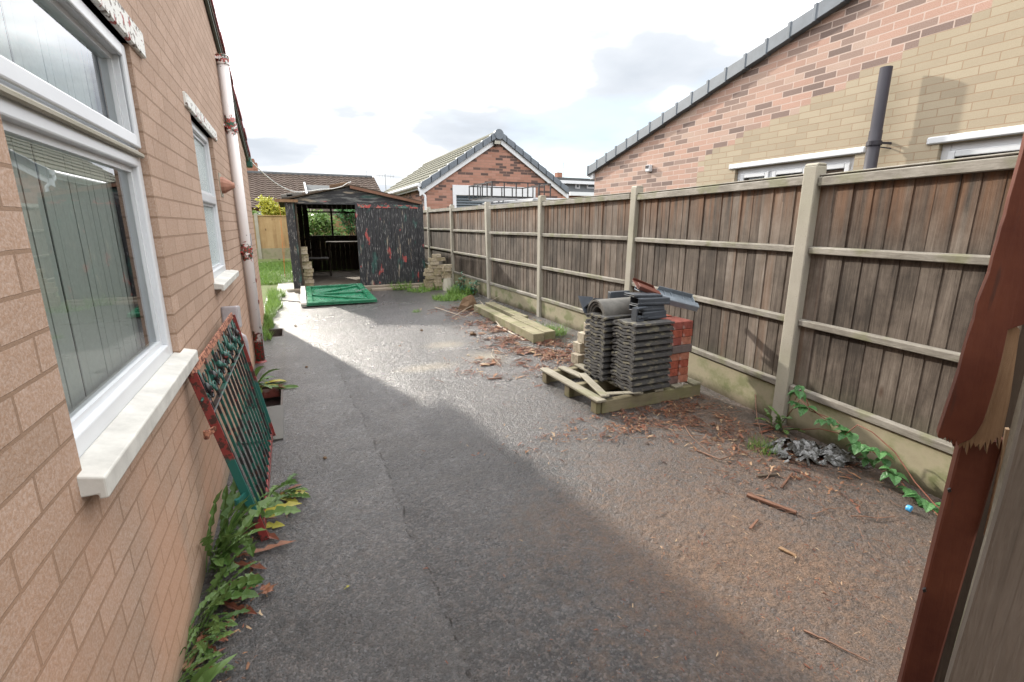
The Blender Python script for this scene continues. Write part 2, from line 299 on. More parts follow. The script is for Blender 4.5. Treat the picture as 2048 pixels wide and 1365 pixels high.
M['scrap'] = wood('scrap_wood', [(.25, (.06, .03, .02)), (.5, (.14, .07, .045)), (.8, (.22, .12, .08))], 'y', isl=False, coord='obj')
M['raw_wood'] = wood('raw_split_wood', [(.25, (.07, .03, .018)), (.45, (.16, .09, .05)), (.6, (.22, .14, .08)), (.8, (.32, .22, .13))], 'z', scale=2, isl=False, coord='obj')
def redpaint():
    t = NT('faded_red_paint'); p = t.obj(); g = t.noise(t.sc(p, (60, 60, 5)), 1, 5, .6); n = t.noise(p, 9, 5, .6)
    c = t.mix(t.rng(n, .3, .7), (.085, .024, .015), (.15, .050, .028)); c = t.mix(t.math('MULTIPLY', t.step(g, .62, .7), .6), c, (.05, .03, .025))
    return t.fin(c, .65, t.bump(g, .6, .003), .3)
M['red_paint'] = redpaint()
def peel(name, k=1., vertical=True, roughwood=(.16, .13, .10)):
    t = NT(name); p = t.pos(); st = (1, 1, .16) if vertical else (.16, .16, 1)
    a = t.noise(t.sc(p, st), 46, 6, .7); b = t.noise(t.sc(p, (1, 1, .45) if vertical else (.35, .35, 1)), 3.6, 5, .6); b2 = t.noise(t.vadd(t.sc(p, (1, 1, .5) if vertical else (.3, .3, 1)), (7, 3, 1)), 4.2, 5, .6)
    b3 = t.noise(t.vadd(t.sc(p, (2.6, 2.6, .35) if vertical else (.3, .3, 2)), (1, 9, 4)), 2.6, 5, .6)
    c = t.mix(t.rng(b, .3, .7), (.010, .011, .014), (.022, .023, .027))
    c = t.mix(t.math('MULTIPLY', t.step(b2, .60, .66), .8), c, (.02, .075, .065))
    c = t.mix(t.step(b, .615, .63), c, (.27, .05, .045))
    c = t.mix(t.math('MULTIPLY', t.step(b3, .62, .64), .9), c, (.26, .22, .17))
    c = t.mix(t.math('MULTIPLY', t.step(a, .57, .61), .85), c, (.22, .215, .21)) if vertical else t.mix(t.math('MULTIPLY', t.step(t.noise(t.sc(p, (.12, 1, 1)), 22, 6, .7), .50, .60), .75), c, (.17, .175, .17))
    return t.fin(c, .45, t.bump(a, -.5, .003), .5)
M['peel_v'] = peel('peeling_black_paint'); M['peel_h'] = peel('peeling_black_paint_boards', vertical=False)
def doorgreen():
    t = NT('glossy_green_paint'); n = t.noise(t.pos(), 6, 5); g = t.noise(t.sc(t.pos(), (3, 40, 3)), 1, 4); return t.fin(t.mix(t.rng(n, .3, .7), (.012, .115, .055), (.022, .165, .085)), t.rng(n, .3, .7, .18, .4), t.bump(g, .25, .003), .5)
M['door_green'] = doorgreen()
M['door_edge'] = plain('bare_white_edge', (.62, .60, .55), .5, .1, 8, .2)
def gatepaint():
    t = NT('flaking_iron_paint'); p = t.obj(); n = t.noise(p, 9, 5, .6); n2 = t.noise(p, 26, 5, .65); z = t.xyz(p)
    c = t.mix(t.step(n, .50, .52), (.010, .075, .058), (.016, .016, .018)); c = t.mix(t.step(n2, .63, .65), c, (.20, .03, .028)); c = t.mix(t.step(t.noise(p, 60, 4, .7), .62, .64), c, (.10, .035, .02))
    return t.fin(c, .38, t.bump(n2, -.5, .003), .5)
M['gate'] = gatepaint()
def gatered():
    t = NT('flaking_red_gate_paint'); p = t.obj(); n2 = t.noise(p, 22, 5, .65); z = t.xyz(p)[0]
    c = t.mix(t.rng(n2, .3, .7), (.15, .022, .02), (.24, .035, .03)); c = t.mix(t.step(n2, .52, .56), c, (.05, .02, .016)); c = t.mix(t.step(t.math('ADD', t.xyz(p)[2], t.math('MULTIPLY', t.noise(p, 9, 3), .3)), .60, .58), c, c) if 0 else t.mix(t.ramp(t.math('ADD', t.xyz(p)[2], t.math('MULTIPLY', t.noise(p, 9, 3), .25)), [(.27, 0), (.29, 1), (.60, 1), (.62, 0)]), c, (.012, .09, .075))
    return t.fin(c, .4, t.bump(n2, -.5, .003), .5)
M['gate_red'] = gatered()
def redstrip():
    t = NT('peeling_red_strip'); n = t.noise(t.sc(t.pos(), (1, 1, 1.5)), 7, 5, .6); n2 = t.noise(t.pos(), 30, 5, .7)
    c = t.mix(t.step(n, .50, .53), (.33, .05, .045), (.03, .10, .085)); c = t.mix(t.step(n2, .56, .60), c, (.24, .21, .17)); c = t.mix(t.step(t.noise(t.pos(), 11, 3), .56, .58), c, (.03, .03, .032))
    return t.fin(c, .5, t.bump(n2, -.4, .003))
M['red_strip'] = redstrip()
def gaterust():
    t = NT('rusted_gate_top'); p = t.obj(); n2 = t.noise(p, 40, 5, .65)
    return t.fin(t.mix(t.step(n2, .46, .56), (.36, .16, .10), (.09, .03, .02)), .7, t.bump(n2, -.6, .004), .3)
M['gate_rust'] = gaterust()
def brickone(name, stops, coord='obj'):
    t = NT(name); p = t.obj(); r = t.orand(); c = t.ramp(r, stops, 'CONSTANT'); n = t.noise(t.vadd(p, t.comb(t.math('MULTIPLY', r, 20.), 0., 0.)), 22, 5, .6)
    c = t.mix(t.rng(n, .4, .7, 0, .8), c, (.45, .4, .38), 'MULTIPLY'); c = t.mix(t.rng(t.noise(p, 7, 4), .56, .66, 0, .45), c, (.42, .36, .32)); return t.fin(c, .8, t.bump(t.noise(p, 70, 4), .5, .004), .3)
M['brick_red_one'] = brickone('red_facing_brick', [(0, (.30, .08, .05)), (.3, (.34, .115, .07)), (.55, (.24, .07, .055)), (.75, (.36, .15, .10)), (.9, (.15, .09, .08))])
M['brick_dark_one'] = plain('charcoal_facing_brick', (.11, .085, .08), .8, .2, 20, .4)
M['brick_buff_one'] = brickone('old_buff_brick', [(0, (.28, .24, .15)), (.3, (.34, .29, .20)), (.6, (.22, .19, .11)), (.8, (.38, .33, .24))])
M['block'] = brickone('grey_buff_block', [(0, (.34, .30, .23)), (.5, (.40, .36, .28)), (.8, (.30, .28, .20))])
def tileone():
    t = NT('dark_concrete_tile'); p = t.pos(); n = t.noise(p, 30, 5, .65); r = t.orand(); c = t.mix(t.rng(n, .3, .7), (.045, .044, .046), (.085, .083, .080))
    m = t.math('MULTIPLY', t.step(t.noise(p, 16, 5), .5, .6), .7); x = t.xyz(t.obj())[0]; c = t.mix(t.math('MULTIPLY', m, t.rng(x, .06, 0)), c, (.19, .175, .125))
    return t.fin(c, .75, t.bump(n, .5, .004), .35)
M['tile'] = tileone()
M['ridge_tile'] = plain('brown_grey_ridge_tile', (.10, .095, .085), .75, .25, 14, .4, .004)
M['dryverge'] = plain('dark_grey_moulded_plastic', (.045, .053, .065), .38, .25, 9, .15)
M['dryverge_pale'] = plain('dusty_grey_plastic', (.17, .20, .23), .45, .2, 9, .15)
M['tray_brown'] = plain('brown_plastic', (.13, .045, .03), .5, .15, 8, .1)
M['beam'] = wood('sawn_timber_sleeper', [(.25, (.13, .115, .07)), (.5, (.25, .225, .145)), (.8, (.36, .325, .225))], 'y', moss=.55)
def leafm(name, a, b, tr=.25):
    t = NT(name); r = t.isl(); c = t.mix(r, a, b); n = t.noise(t.pos(), 25, 4); c = t.mix(t.rng(n, .4, .7, 0, .35), c, tuple(x*.5 for x in a))
    t.fin(c, .45, t.bump(t.noise(t.pos(), 90, 3), .3, .002), .4)
    ts = t.n('ShaderNodeBsdfTranslucent'); t.l(c, ts.inputs[0]); ms = t.n('ShaderNodeMixShader'); ms.inputs[0].default_value = tr
    t.l(t.b.outputs[0], ms.inputs[1]); t.l(ts.outputs[0], ms.inputs[2]); t.l(ms.outputs[0], t.out.inputs[0]); return t.m
M['leaf'] = leafm('weed_leaf', (.05, .11, .022), (.13, .21, .06)); M['leaf_dark'] = leafm('bramble_leaf', (.05, .15, .045), (.10, .24, .08))
M['grass'] = leafm('grass_blade', (.09, .19, .03), (.22, .34, .07), .35); M['leaf_yellow'] = leafm('yellow_leaf', (.30, .26, .03), (.42, .40, .08))
M['leaf_brown'] = leafm('dead_leaf', (.14, .045, .03), (.26, .12, .06), .1); M['leaf_shrub'] = leafm('golden_shrub_leaf', (.30, .32, .03), (.45, .42, .06), .3)
M['leaf_bush'] = leafm('garden_bush_leaf', (.08, .16, .035), (.18, .28, .07), .3); M['leaf_blue'] = leafm('blue_green_weed', (.05, .15, .09), (.09, .22, .13))
M['stem'] = plain('red_green_stem', (.17, .06, .035), .6, .3, 30, .1); M['twig'] = plain('dry_twig', (.16, .085, .055), .8, .4, 30, .2)
M['twig_pale'] = plain('bleached_twig', (.42, .36, .28), .8, .3, 30, .2)
def litter():
    t = NT('bark_litter'); r = t.isl(); c = t.ramp(r, [(0, (.10, .035, .02)), (.3, (.18, .065, .035)), (.55, (.06, .035, .028)), (.8, (.25, .12, .06)), (1, (.36, .27, .17))]); return t.fin(c, .6, None, .4)
M['litter'] = litter()
M['rubble'] = earth('mud_lump', (.10, .06, .035), (.17, .11, .065))
def polythene():
    t = NT('crumpled_polythene'); n = t.noise(t.pos(), 30, 5, .6, 1.5); return t.fin(t.mix(t.step(n, .45, .70), (.03, .03, .028), (.17, .17, .17)), .25, t.bump(n, .4, .005), .7)
M['polythene'] = polythene()
M['blue'] = plain('blue_plastic', (.06, .32, .62), .35, .1, 8, .05)
M['iron_black'] = plain('black_painted_steel', (.018, .018, .02), .4, .2, 8, .1)
M['car_paint'] = plain('dark_metallic_car_paint', (.03, .032, .036), .12, .1, 3, 0, spec=.7)
M['car_glass'] = plain('dark_car_glass', (.012, .014, .016), .03, .05, 3, 0, spec=.9)
M['rubber'] = plain('tyre_rubber', (.02, .02, .02), .8, .2, 20, .2)
M['roller'] = plain('dark_roller_door', (.06, .08, .095), .4, .1, 4, .05)
M['cladding'] = plain('grey_cladding', (.17, .185, .20), .5, .1, 3, .1)
M['floor_shed'] = concrete('dusty_shed_floor', (.24, .20, .16), .05)
M['lamp_glass'] = plain('lamp_lens', (.5, .5, .45), .15, .05, 5, 0)
M['cable'] = plain('white_cable', (.62, .62, .60), .5, .1, 5, 0); M['cable_orange'] = plain('orange_cable', (.45, .14, .03), .5, .1, 5, 0)
M['bark'] = plain('bark', (.08, .06, .04), .9, .3, 20, .5, .006)
M['gully_side'] = plain('dark_brown_gully_side', (.055, .038, .03), .5, .4, 20, .4, .004)  # dark brown sides of the gullies
M['black_hole'] = plain('black_gully_floor', (.012, .011, .010), .3, .2, 20, .3)  # near-black floor of the gullies
M['steel'] = plain('galvanised_steel', (.45, .47, .48), .35, .1, 8, .05, metal=.8)

# ---------------------------------------------------------------- mesh builder
class MB:
    def __init__(s): s.v = []; s.f = []; s.m = []; s.cur = 0
    def add(s, vs, fs):
        o = len(s.v); s.v += [Vector(v) for v in vs]; s.f += [tuple(i+o for i in f) for f in fs]; s.m += [s.cur]*len(fs)
    def box(s, c, d, R=None):
        c = Vector(c); vs = []
        for k in (-1, 1):
            for j in (-1, 1):
                for i in (-1, 1):
                    p = Vector((i*d[0]/2, j*d[1]/2, k*d[2]/2)); vs.append(c+(R @ p if R else p))
        s.add(vs, [(0, 2, 3, 1), (4, 5, 7, 6), (0, 1, 5, 4), (2, 6, 7, 3), (0, 4, 6, 2), (1, 3, 7, 5)]); return s
    def b6(s, x0, x1, y0, y1, z0, z1): return s.box(((x0+x1)/2, (y0+y1)/2, (z0+z1)/2), (abs(x1-x0), abs(y1-y0), abs(z1-z0)))
    def bar(s, a, b, w, h, up=(0, 0, 1)):
        a, b = Vector(a), Vector(b); d = b-a; L = d.length; z = d.normalized(); u = Vector(up); x = u.cross(z)
        if x.length < 1e-5: x = Vector((1, 0, 0)).cross(z)
        x.normalize(); y = z.cross(x); R = Matrix((x, y, z)).transposed(); return s.box((a+b)/2, (w, h, L), R)
    def prism(s, poly, off):
        """poly: 3D points; extruded by off"""
        n = len(poly); off = Vector(off); a = [Vector(p) for p in poly]; s.add(a+[p+off for p in a], [tuple(range(n))[::-1], tuple(range(n, 2*n))]+[(i, (i+1) % n, n+(i+1) % n, n+i) for i in range(n)]); return s
    def tube(s, pts, r, n=8, cap=True):
        pts = [Vector(p) for p in pts]; k = len(pts); rs = r if isinstance(r, (list, tuple)) else [r]*k; vs = []; fs = []
        t0 = (pts[1]-pts[0]).normalized(); u = t0.orthogonal().normalized()
        for i, p in enumerate(pts):
            t = (pts[min(i+1, k-1)]-pts[max(i-1, 0)]).normalized(); u = (u-t*u.dot(t)).normalized(); w = t.cross(u)
            for j in range(n):
                a = 2*pi*j/n; vs.append(p+(u*cos(a)+w*sin(a))*rs[i])
        for i in range(k-1):
            for j in range(n): fs.append((i*n+j, i*n+(j+1) % n, (i+1)*n+(j+1) % n, (i+1)*n+j))
        if cap: fs += [tuple(range(n))[::-1], tuple(range((k-1)*n, k*n))]
        s.add(vs, fs); return s
    def build(s, name, mats, parent=None, smooth=False, bevel=0., origin=None, seg=1):
        if not isinstance(mats, (list, tuple)): mats = [mats]
        o0 = Vector((0, 0, 0))
        if parent is not None: o0 = world(parent)
        org = Vector(origin) if origin is not None else (o0 if parent is not None else base_of(s.v))
        me = bpy.data.meshes.new(name); me.from_pydata([v-org for v in s.v], [], s.f); me.update()
        for m in mats: me.materials.append(m)
        if len(mats) > 1: me.polygons.foreach_set('material_index', s.m)
        bm = bmesh.new(); bm.from_mesh(me); bmesh.ops.recalc_face_normals(bm, faces=bm.faces) if not getattr(s, 'open', False) else None; bm.to_mesh(me); bm.free()
        if smooth: me.polygons.foreach_set('use_smooth', [True]*len(me.polygons))
        o = bpy.data.objects.new(name, me); C.objects.link(o)
        if parent is not None: o.parent = parent
        o.location = org-o0
        if bevel:
            b = o.modifiers.new('bevel', 'BEVEL'); b.width = bevel; b.segments = seg; b.limit_method = 'ANGLE'; b.angle_limit = radians(40)
        return o
def base_of(vs):
    return Vector(((min(v.x for v in vs)+max(v.x for v in vs))/2, (min(v.y for v in vs)+max(v.y for v in vs))/2, min(v.z for v in vs)))
def world(o):
    p = o.location.copy()
    if o.parent: p += world(o.parent)
    return p
def tag(o, label=None, cat=None, group=None, kind=None):
    if label: o['label'] = label
    if cat: o['category'] = cat
    if group: o['group'] = group
    if kind or cat: o['kind'] = kind or 'thing'
    return o
def empty(name, loc, label, cat, group=None, kind=None):
    o = bpy.data.objects.new(name, None); C.objects.link(o); o.location = loc; o.empty_display_size = .2; return tag(o, label, cat, group, kind)
def rot(ax, deg): return Matrix.Rotation(radians(deg), 3, ax)
ORD = ['first', 'second', 'third', 'fourth', 'fifth', 'sixth', 'seventh', 'eighth', 'ninth', 'tenth', 'eleventh', 'twelfth', 'thirteenth', 'fourteenth', 'fifteenth', 'sixteenth', 'seventeenth', 'eighteenth', 'nineteenth', 'twentieth', 'twenty-first', 'twenty-second', 'twenty-third', 'twenty-fourth']
# ================================================================ THE SETTING
def wallcells(mb, fn, h0, h1, z0, top, holes, depth, splitx=()):
    """fn(h,z,d)->point ; top(h)->z"""
    hs = sorted(set([h0, h1]+[a for q in holes for a in q[:2]]+list(splitx)))
    for a, b in zip(hs, hs[1:]):
        col = sorted([q for q in holes if q[0] <= a+1e-6 and q[1] >= b-1e-6], key=lambda q: q[2]); z = z0
        for q in col:
            mb.add([fn(a, z, 0), fn(b, z, 0), fn(b, q[2], 0), fn(a, q[2], 0)], [(0, 1, 2, 3)]); z = q[3]
        mb.add([fn(a, z, 0), fn(b, z, 0), fn(b, top(b), 0), fn(a, top(a), 0)], [(0, 1, 2, 3)])
    for a, b, c, d in holes:
        for (p, q) in (((a, c), (a, d)), ((a, d), (b, d)), ((b, d), (b, c)), ((b, c), (a, c))):
            mb.add([fn(p[0], p[1], 0), fn(q[0], q[1], 0), fn(q[0], q[1], depth), fn(p[0], p[1], depth)], [(0, 1, 2, 3)])
def stuff(mb, name, mats, label, cat, smooth=False):
    mb.open = True; o = mb.build(name, mats, smooth=smooth); return tag(o, label, cat, None, 'stuff')

# ---- ground sheets
g = MB(); g.open = True; gx, gy = [-250, -.58, 4.08, 250], [-250, -5.98, 12.38, 250]
for i in range(3):
    for j in range(3):
        if i == 1 and j == 1: continue
        g.add([(gx[i], gy[j], -.02), (gx[i+1], gy[j], -.02), (gx[i+1], gy[j+1], -.02), (gx[i], gy[j+1], -.02)], [(0, 1, 2, 3)])
tag(g.build('ground', M['earth'], origin=(0, 0, -.02)), kind='structure')
g = MB(); g.open = True
g.add([(-.60, -6, 0), (4.1, -6, 0), (4.1, 12.4, 0), (-.60, 12.4, 0)], [(0, 1, 2, 3)])
pts_holes = []
# two open gullies are cut through the tarmac as real pits
def gully_rect(a, b, c, d): # photo corners near-left, near-right, far-right, far-left
    q = [G(*p) for p in (a, b, c, d)]; x0 = -.505; x1 = (q[1].x+q[2].x)/2; y0 = (q[0].y+q[1].y)/2; y1 = (q[2].y+q[3].y)/2; return x0, x1, y0, y1
G1 = gully_rect((527, 815), (565, 815), (567, 772), (524, 772)); G2 = gully_rect((530, 676), (566, 673), (569, 656), (530, 662))
g.v = []; g.f = []; g.m = []
xs = [-.60, G1[0], G1[1], G2[1], 4.1]; xs = sorted(set(xs)); ys = sorted([-6, G1[2], G1[3], G2[2], G2[3], 12.4])
for a, b in zip(xs, xs[1:]):
    for c, d in zip(ys, ys[1:]):
        if any(a >= q[0]-1e-6 and b <= q[1]+1e-6 and c >= q[2]-1e-6 and d <= q[3]+1e-6 for q in (G1, G2)): continue
        g.add([(a, c, 0), (b, c, 0), (b, d, 0), (a, d, 0)], [(0, 1, 2, 3)])
import numpy as np
def vnoise(X, Y, s, seed):
    r = np.random.RandomState(seed); T = r.rand(256, 256); x, y = X*s, Y*s; xi, yi = np.floor(x).astype(int), np.floor(y).astype(int); fx_, fy_ = x-xi, y-yi; fx_ = fx_*fx_*(3-2*fx_); fy_ = fy_*fy_*(3-2*fy_)
    a, b, c, d = T[xi & 255, yi & 255], T[(xi+1) & 255, yi & 255], T[xi & 255, (yi+1) & 255], T[(xi+1) & 255, (yi+1) & 255]; return (a*(1-fx_)+b*fx_)*(1-fy_)+(c*(1-fx_)+d*fx_)*fy_
# rough tarmac relief as real geometry: coarse sheet far off, fine grid near
def relief(x0, x1, y0, y1, st):
    nx, ny = max(2, int((x1-x0)/st)), max(2, int((y1-y0)/st)); X, Y = np.meshgrid(np.linspace(x0, x1, nx+1), np.linspace(y0, y1, ny+1)); Xr = X*.94+Y*.34; Yr = Y*.94-X*.34
    h = vnoise(Xr, Yr, 62, 1)*.42+vnoise(Xr*1.0, Yr*1.7, 34, 2)*.42+vnoise(X, Y, 13, 3)*.3+vnoise(Xr, Yr, 118, 4)*.22
    h = np.clip((h-.62)*1.0, -.5, .35); strip = 1/(1+np.exp((X-(.45-.03*np.maximum(0, Y-3)-.09*np.maximum(0, Y-6)))*30)); amp = .0125*(1-.25*strip)*(1-.35*vnoise(X, Y, 1.1, 6)); edge = np.minimum.reduce([(X-x0), (x1-X), (Y-y0), (y1-Y)]); amp = amp*np.clip(edge/.02, 0, 1)
    Z = h*amp-.0012*np.clip(edge/.02, 0, 1)+(vnoise(X, Y, 1.7, 7)-.5)*.004*np.clip(edge/.3, 0, 1)
    V = np.stack([X, Y, Z], -1).reshape(-1, 3); i = np.arange(nx*ny); r0 = (i//nx)*(nx+1)+i % nx; return V, np.stack([r0, r0+1, r0+nx+2, r0+nx+1], 1)
VV, FF, off = [], [], 0
for a, b in zip(xs, xs[1:]):
    for c, d in zip(ys, ys[1:]):
        if any(a >= q[0]-1e-6 and b <= q[1]+1e-6 and c >= q[2]-1e-6 and d <= q[3]+1e-6 for q in (G1, G2)): continue
        if b < -.5: V, F = relief(a, b, c, d, .2); VV.append(V); FF.append(F+off); off += len(V); continue
        cuts = sorted(set([c, d]+[v for v in (.9, 3.2, 5.5, 8.5) if c < v < d]))
        for e, f in zip(cuts, cuts[1:]):
            m_ = (e+f)/2; st = .5 if m_ < .9 else .0048 if m_ < 3.2 else .0075 if m_ < 5.5 else .014 if m_ < 8.5 else .03
            V, F = relief(a, b, e, f, st); VV.append(V); FF.append(F+off); off += len(V)
VV = np.concatenate(VV).astype(np.float32); FF = np.concatenate(FF).astype(np.int32); print('drive verts', len(VV))
me = bpy.data.meshes.new('driveway'); me.vertices.add(len(VV)); me.vertices.foreach_set('co', VV.ravel()); me.loops.add(FF.size); me.loops.foreach_set('vertex_index', FF.ravel()); me.polygons.add(len(FF)); me.polygons.foreach_set('loop_start', np.arange(len(FF), dtype=np.int32)*4); me.update(calc_edges=True); me.polygons.foreach_set('use_smooth', np.ones(len(FF), dtype=bool)); me.materials.append(M['asphalt'])
o = bpy.data.objects.new('driveway', me); C.objects.link(o); tag(o, kind='structure')
print('G1', G1, 'G2', G2)
g = MB(); g.open = True; g.add([(-.6, 9.25, .003), (-.6, 12.4, .004), (-.6, 30, .22), (-30, 30, .22), (-30, 9.25, .0)], [(0, 1, 2, 3, 4)])
tag(g.build('lawn', M['lawn'], origin=(-1, 10, 0)), kind='structure')
g = MB(); g.open = True; g.add([(-.6, 12.4, .0), (4.1, 12.4, .0), (4.1, 30, .2), (-.6, 30, .2)], [(0, 1, 2, 3)])
tag(g.build('back_garden_ground', M['lawn'], origin=(1, 13, 0)), kind='structure')
g = MB(); g.open = True
g.add([(-.33, 11.6, .012), (.28, 10.9, .012), (.2, 12.4, .03), (.05, 17, .09), (-.35, 17, .09), (-.4, 13, .03)], [(0, 1, 2, 3, 4, 5)])
tag(g.build('garden_path', M['wet_path'], origin=(0, 12, 0)), kind='structure')
g = MB(); g.b6(4.25, 12, -8, 30, -.015, .006); tag(g.build('neighbour_drive', M['earth'], origin=(8, 5, 0)), kind='structure')

# ---- gullies
for (x0, x1, y0, y1), lab, rim in ((G1, 'open square drain gully with a red tile inside, beside the leaning iron gate', True), (G2, 'small dark drain gully at the foot of the white downpipe', False)):
    r = empty('drain_gully', ((x0+x1)/2, (y0+y1)/2, -.12), lab, 'drain', 'drain gullies along the house wall')
    m = MB(); d = .12
    m.b6(x0, x1, y0, y1, -d-.02, -d); m.build('gully_floor', M['black_hole'], r)
    m = MB(); t = .02
    m.b6(x0-.001, x0+t, y0, y1, -d, -.002); m.b6(x1-t, x1+.0, y0+t, y1-t, -d, .004); m.b6(x0+t, x1, y0, y0+t, -d, .003); m.b6(x0+t, x1, y1-t, y1, -d, .005)
    m.build('gully_rim', M['gully_side'], r, bevel=.003)
    if rim:
        m = MB(); m.box(((x0+x1)/2, y1-.075, -.05), ((x1-x0)*.72, .02, .10), rot('X', 18)); m.build('red_tile', M['brick_red_one'], r)
pad = [G(545, 880), G(567, 880), G(568, 820), G(540, 820)]
m = MB(); m.prism([(-.5, pad[0].y, .002), (pad[1].x, pad[1].y, .002), (pad[2].x, G1[2]-.005, .002), (-.5, G1[2]-.005, .002)], (0, 0, .012))
tag(m.build('concrete_pad', M['concrete_dark']), 'pale grey concrete pad in front of the open square gully', 'slab')

# ---- left bungalow
WX = -.51; RS = .28; EY = 9.3
def vtop(y): return 2.68+RS*(EY-y) if y > 2.3 else 2.68+RS*(EY-2.3)-RS*(2.3-y)
LH = empty('brick_bungalow', (-4, 3, 0), 'buff pink brick bungalow gable wall filling the left side, with white windows', 'house')
W1 = (1.395, 2.60, .985, 2.305); W2 = (3.98, 5.02, 1.165, 2.315)
m = MB(); m.open = True
wallcells(m, lambda h, z, d: (WX-d, h, z), -5, 9.22, -.05, vtop, [W1, W2], .11, (2.3,))
m.cur = 1
m.add([(WX, 9.22, -.05), (-9, 9.22, -.05), (-9, 9.22, vtop(9.22)), (WX, 9.22, vtop(9.22))], [(0, 1, 2, 3)])
m.add([(WX, -5, -.05), (-9, -5, -.05), (-9, -5, vtop(-5)), (WX, -5, vtop(-5))], [(0, 1, 2, 3)])
m.add([(-9, -5, -.05), (-9, 9.22, -.05), (-9, 9.22, vtop(9.22)), (-9, 2.3, vtop(2.3)), (-9, -5, vtop(-5))], [(0, 1, 2, 3, 4)])
m.build('wall', [M['brick_left'], M['brick_left_x']], LH)
m = MB()
for (ya, yb) in ((2.3, EY+.25), (2.3, -5.3)):
    za, zb = vtop(2.3)+.02, vtop(EY)-RS*.25+.02 if yb > 0 else vtop(-5)-RS*.3+.02
    m.prism([(WX+.045, ya, za), (WX+.045, yb, zb), (WX+.045, yb, zb+.09), (WX+.045, ya, za+.09)], (-8.6, 0, 0))
roofL = m.build('roof', M['tile_far'], LH)
m = MB(); n = 24
for i in range(n):
    y0 = EY+.28-i*.305; y1 = y0-.33
    za, zb = vtop(EY)-RS*(y0-EY), vtop(EY)-RS*(y1-EY)
    if y1 < 2.3: break
    j = random.uniform(-.008, .012)
    m.prism([(WX+.065+j, y0, za+.09), (WX+.065+j, y1, zb+.075), (WX+.065+j, y1, zb+.135), (WX+.065+j, y0, za+.15)], (-.3, 0, 0))
m.build('verge_tiles', M['vergetile'], roofL, bevel=.006)
m = MB(); m.prism([(WX+.035, EY+.2, vtop(EY)-.09), (WX+.035, 2.3, vtop(2.3)-.03), (WX+.035, 2.3, vtop(2.3)+.05), (WX+.035, EY+.2, vtop(EY)-.0)], (-.025, 0, 0)); m.build('verge_board', M['soffit'], roofL)
m = MB(); m.b6(WX-.02, WX+.08, EY+.12, EY+.25, 2.52, 2.66); m.build('gutter_end', M['green_paint'], roofL, bevel=.02)
# interior boxes behind the windows
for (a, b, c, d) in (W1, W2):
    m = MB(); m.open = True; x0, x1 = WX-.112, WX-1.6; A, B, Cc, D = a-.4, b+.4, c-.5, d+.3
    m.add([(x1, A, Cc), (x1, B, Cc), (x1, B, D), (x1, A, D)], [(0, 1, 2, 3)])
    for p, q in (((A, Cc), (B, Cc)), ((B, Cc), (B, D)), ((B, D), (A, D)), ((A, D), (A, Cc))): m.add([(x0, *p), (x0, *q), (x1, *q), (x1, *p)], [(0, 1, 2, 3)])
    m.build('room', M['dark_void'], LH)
def pvc_window(parent, W, X, sgn, lights, transom, name='window', glass='glass', fw=.055, rec=.055):
    """window in a wall x=X, outside towards sgn; lights = list of y splits; transom z or None"""
    y0, y1, z0, z1 = W; xf = X-sgn*rec; xb = X-sgn*(rec+.06)
    f = MB(); f.b6(xf, xb, y0, y0+fw, z0, z1); f.b6(xf, xb, y1-fw, y1, z0, z1); f.b6(xf, xb, y0+fw, y1-fw, z0, z0+fw); f.b6(xf, xb, y0+fw, y1-fw, z1-fw, z1)
    for yy in lights: f.b6(xf, xb, yy-fw/2, yy+fw/2, z0+fw, z1-fw)
    if transom: f.b6(xf+sgn*.002, xb, y0+fw, y1-fw, transom-fw*.6, transom+fw*.6)
    fr = f.build(name, M['pvc'], parent, bevel=.006, seg=2)
    ed = [y0+fw]+[v for yy in lights for v in (yy-fw/2, yy+fw/2)]+[y1-fw]
    for a, b in zip(ed[::2], ed[1::2]):
        for c, d in (((z0+fw, transom-fw*.6), (transom+fw*.6, z1-fw)) if transom else ((z0+fw, z1-fw),)):
            s = MB(); e = .022; x1 = xf-sgn*.022; x2 = xb
            for q in ((a, a+e, c, d), (b-e, b, c, d), (a+e, b-e, c, c+e), (a+e, b-e, d-e, d)): s.b6(x1, x2, *q)
            s.build('glazing_bead', M['pvc'], fr)
            gl = MB(); gl.open = True; xx = xf-sgn*.036; gl.add([(xx, a+e-.002, c+e-.002), (xx, b-e+.002, c+e-.002), (xx, b-e+.002, d-e+.002), (xx, a+e-.002, d-e+.002)], [(0, 1, 2, 3) if sgn > 0 else (3, 2, 1, 0)]); gl.build('glass_pane', M[glass], fr)
    return fr
w1 = pvc_window(LH, (1.33, 2.598, 1.02, 2.304), WX, 1, [], 1.865, rec=.026, fw=.06)
# opening top casement leaf stands proud, with a mossy drip bar under it
m = MB(); y0, y1 = 1.345, 2.585; x1, x2 = WX-.026, WX-.012
for q in ((y0, y0+.05, 1.905, 2.29), (y1-.05, y1, 1.905, 2.29), (y0+.05, y1-.05, 1.905, 1.955), (y0+.05, y1-.05, 2.24, 2.29)): m.b6(x1, x2, *q)
m.build('casement', M['pvc'], w1, bevel=.006, seg=2)
m = MB(); m.b6(WX-.024, WX-.006, 1.40, 2.585, 1.868, 1.888); m.build('drip_bar', M['sill_paint'] if 0 else M['concrete'], w1, bevel=.005)
m = MB()
for i in range(22):
    yy = 1.36+i*.055; a = radians(-4); R = Matrix.Rotation(a, 3, 'Z'); m.box((WX-.125-random.uniform(0, .008), yy, 1.66), (.003, .044, 1.24), R)
m.open = True; m.build('vertical_blind', M['blind'], w1)
w2 = pvc_window(LH, (3.94, 5.018, 1.20, 2.314), WX, 1, [], 1.80, glass='obscure', rec=.03)
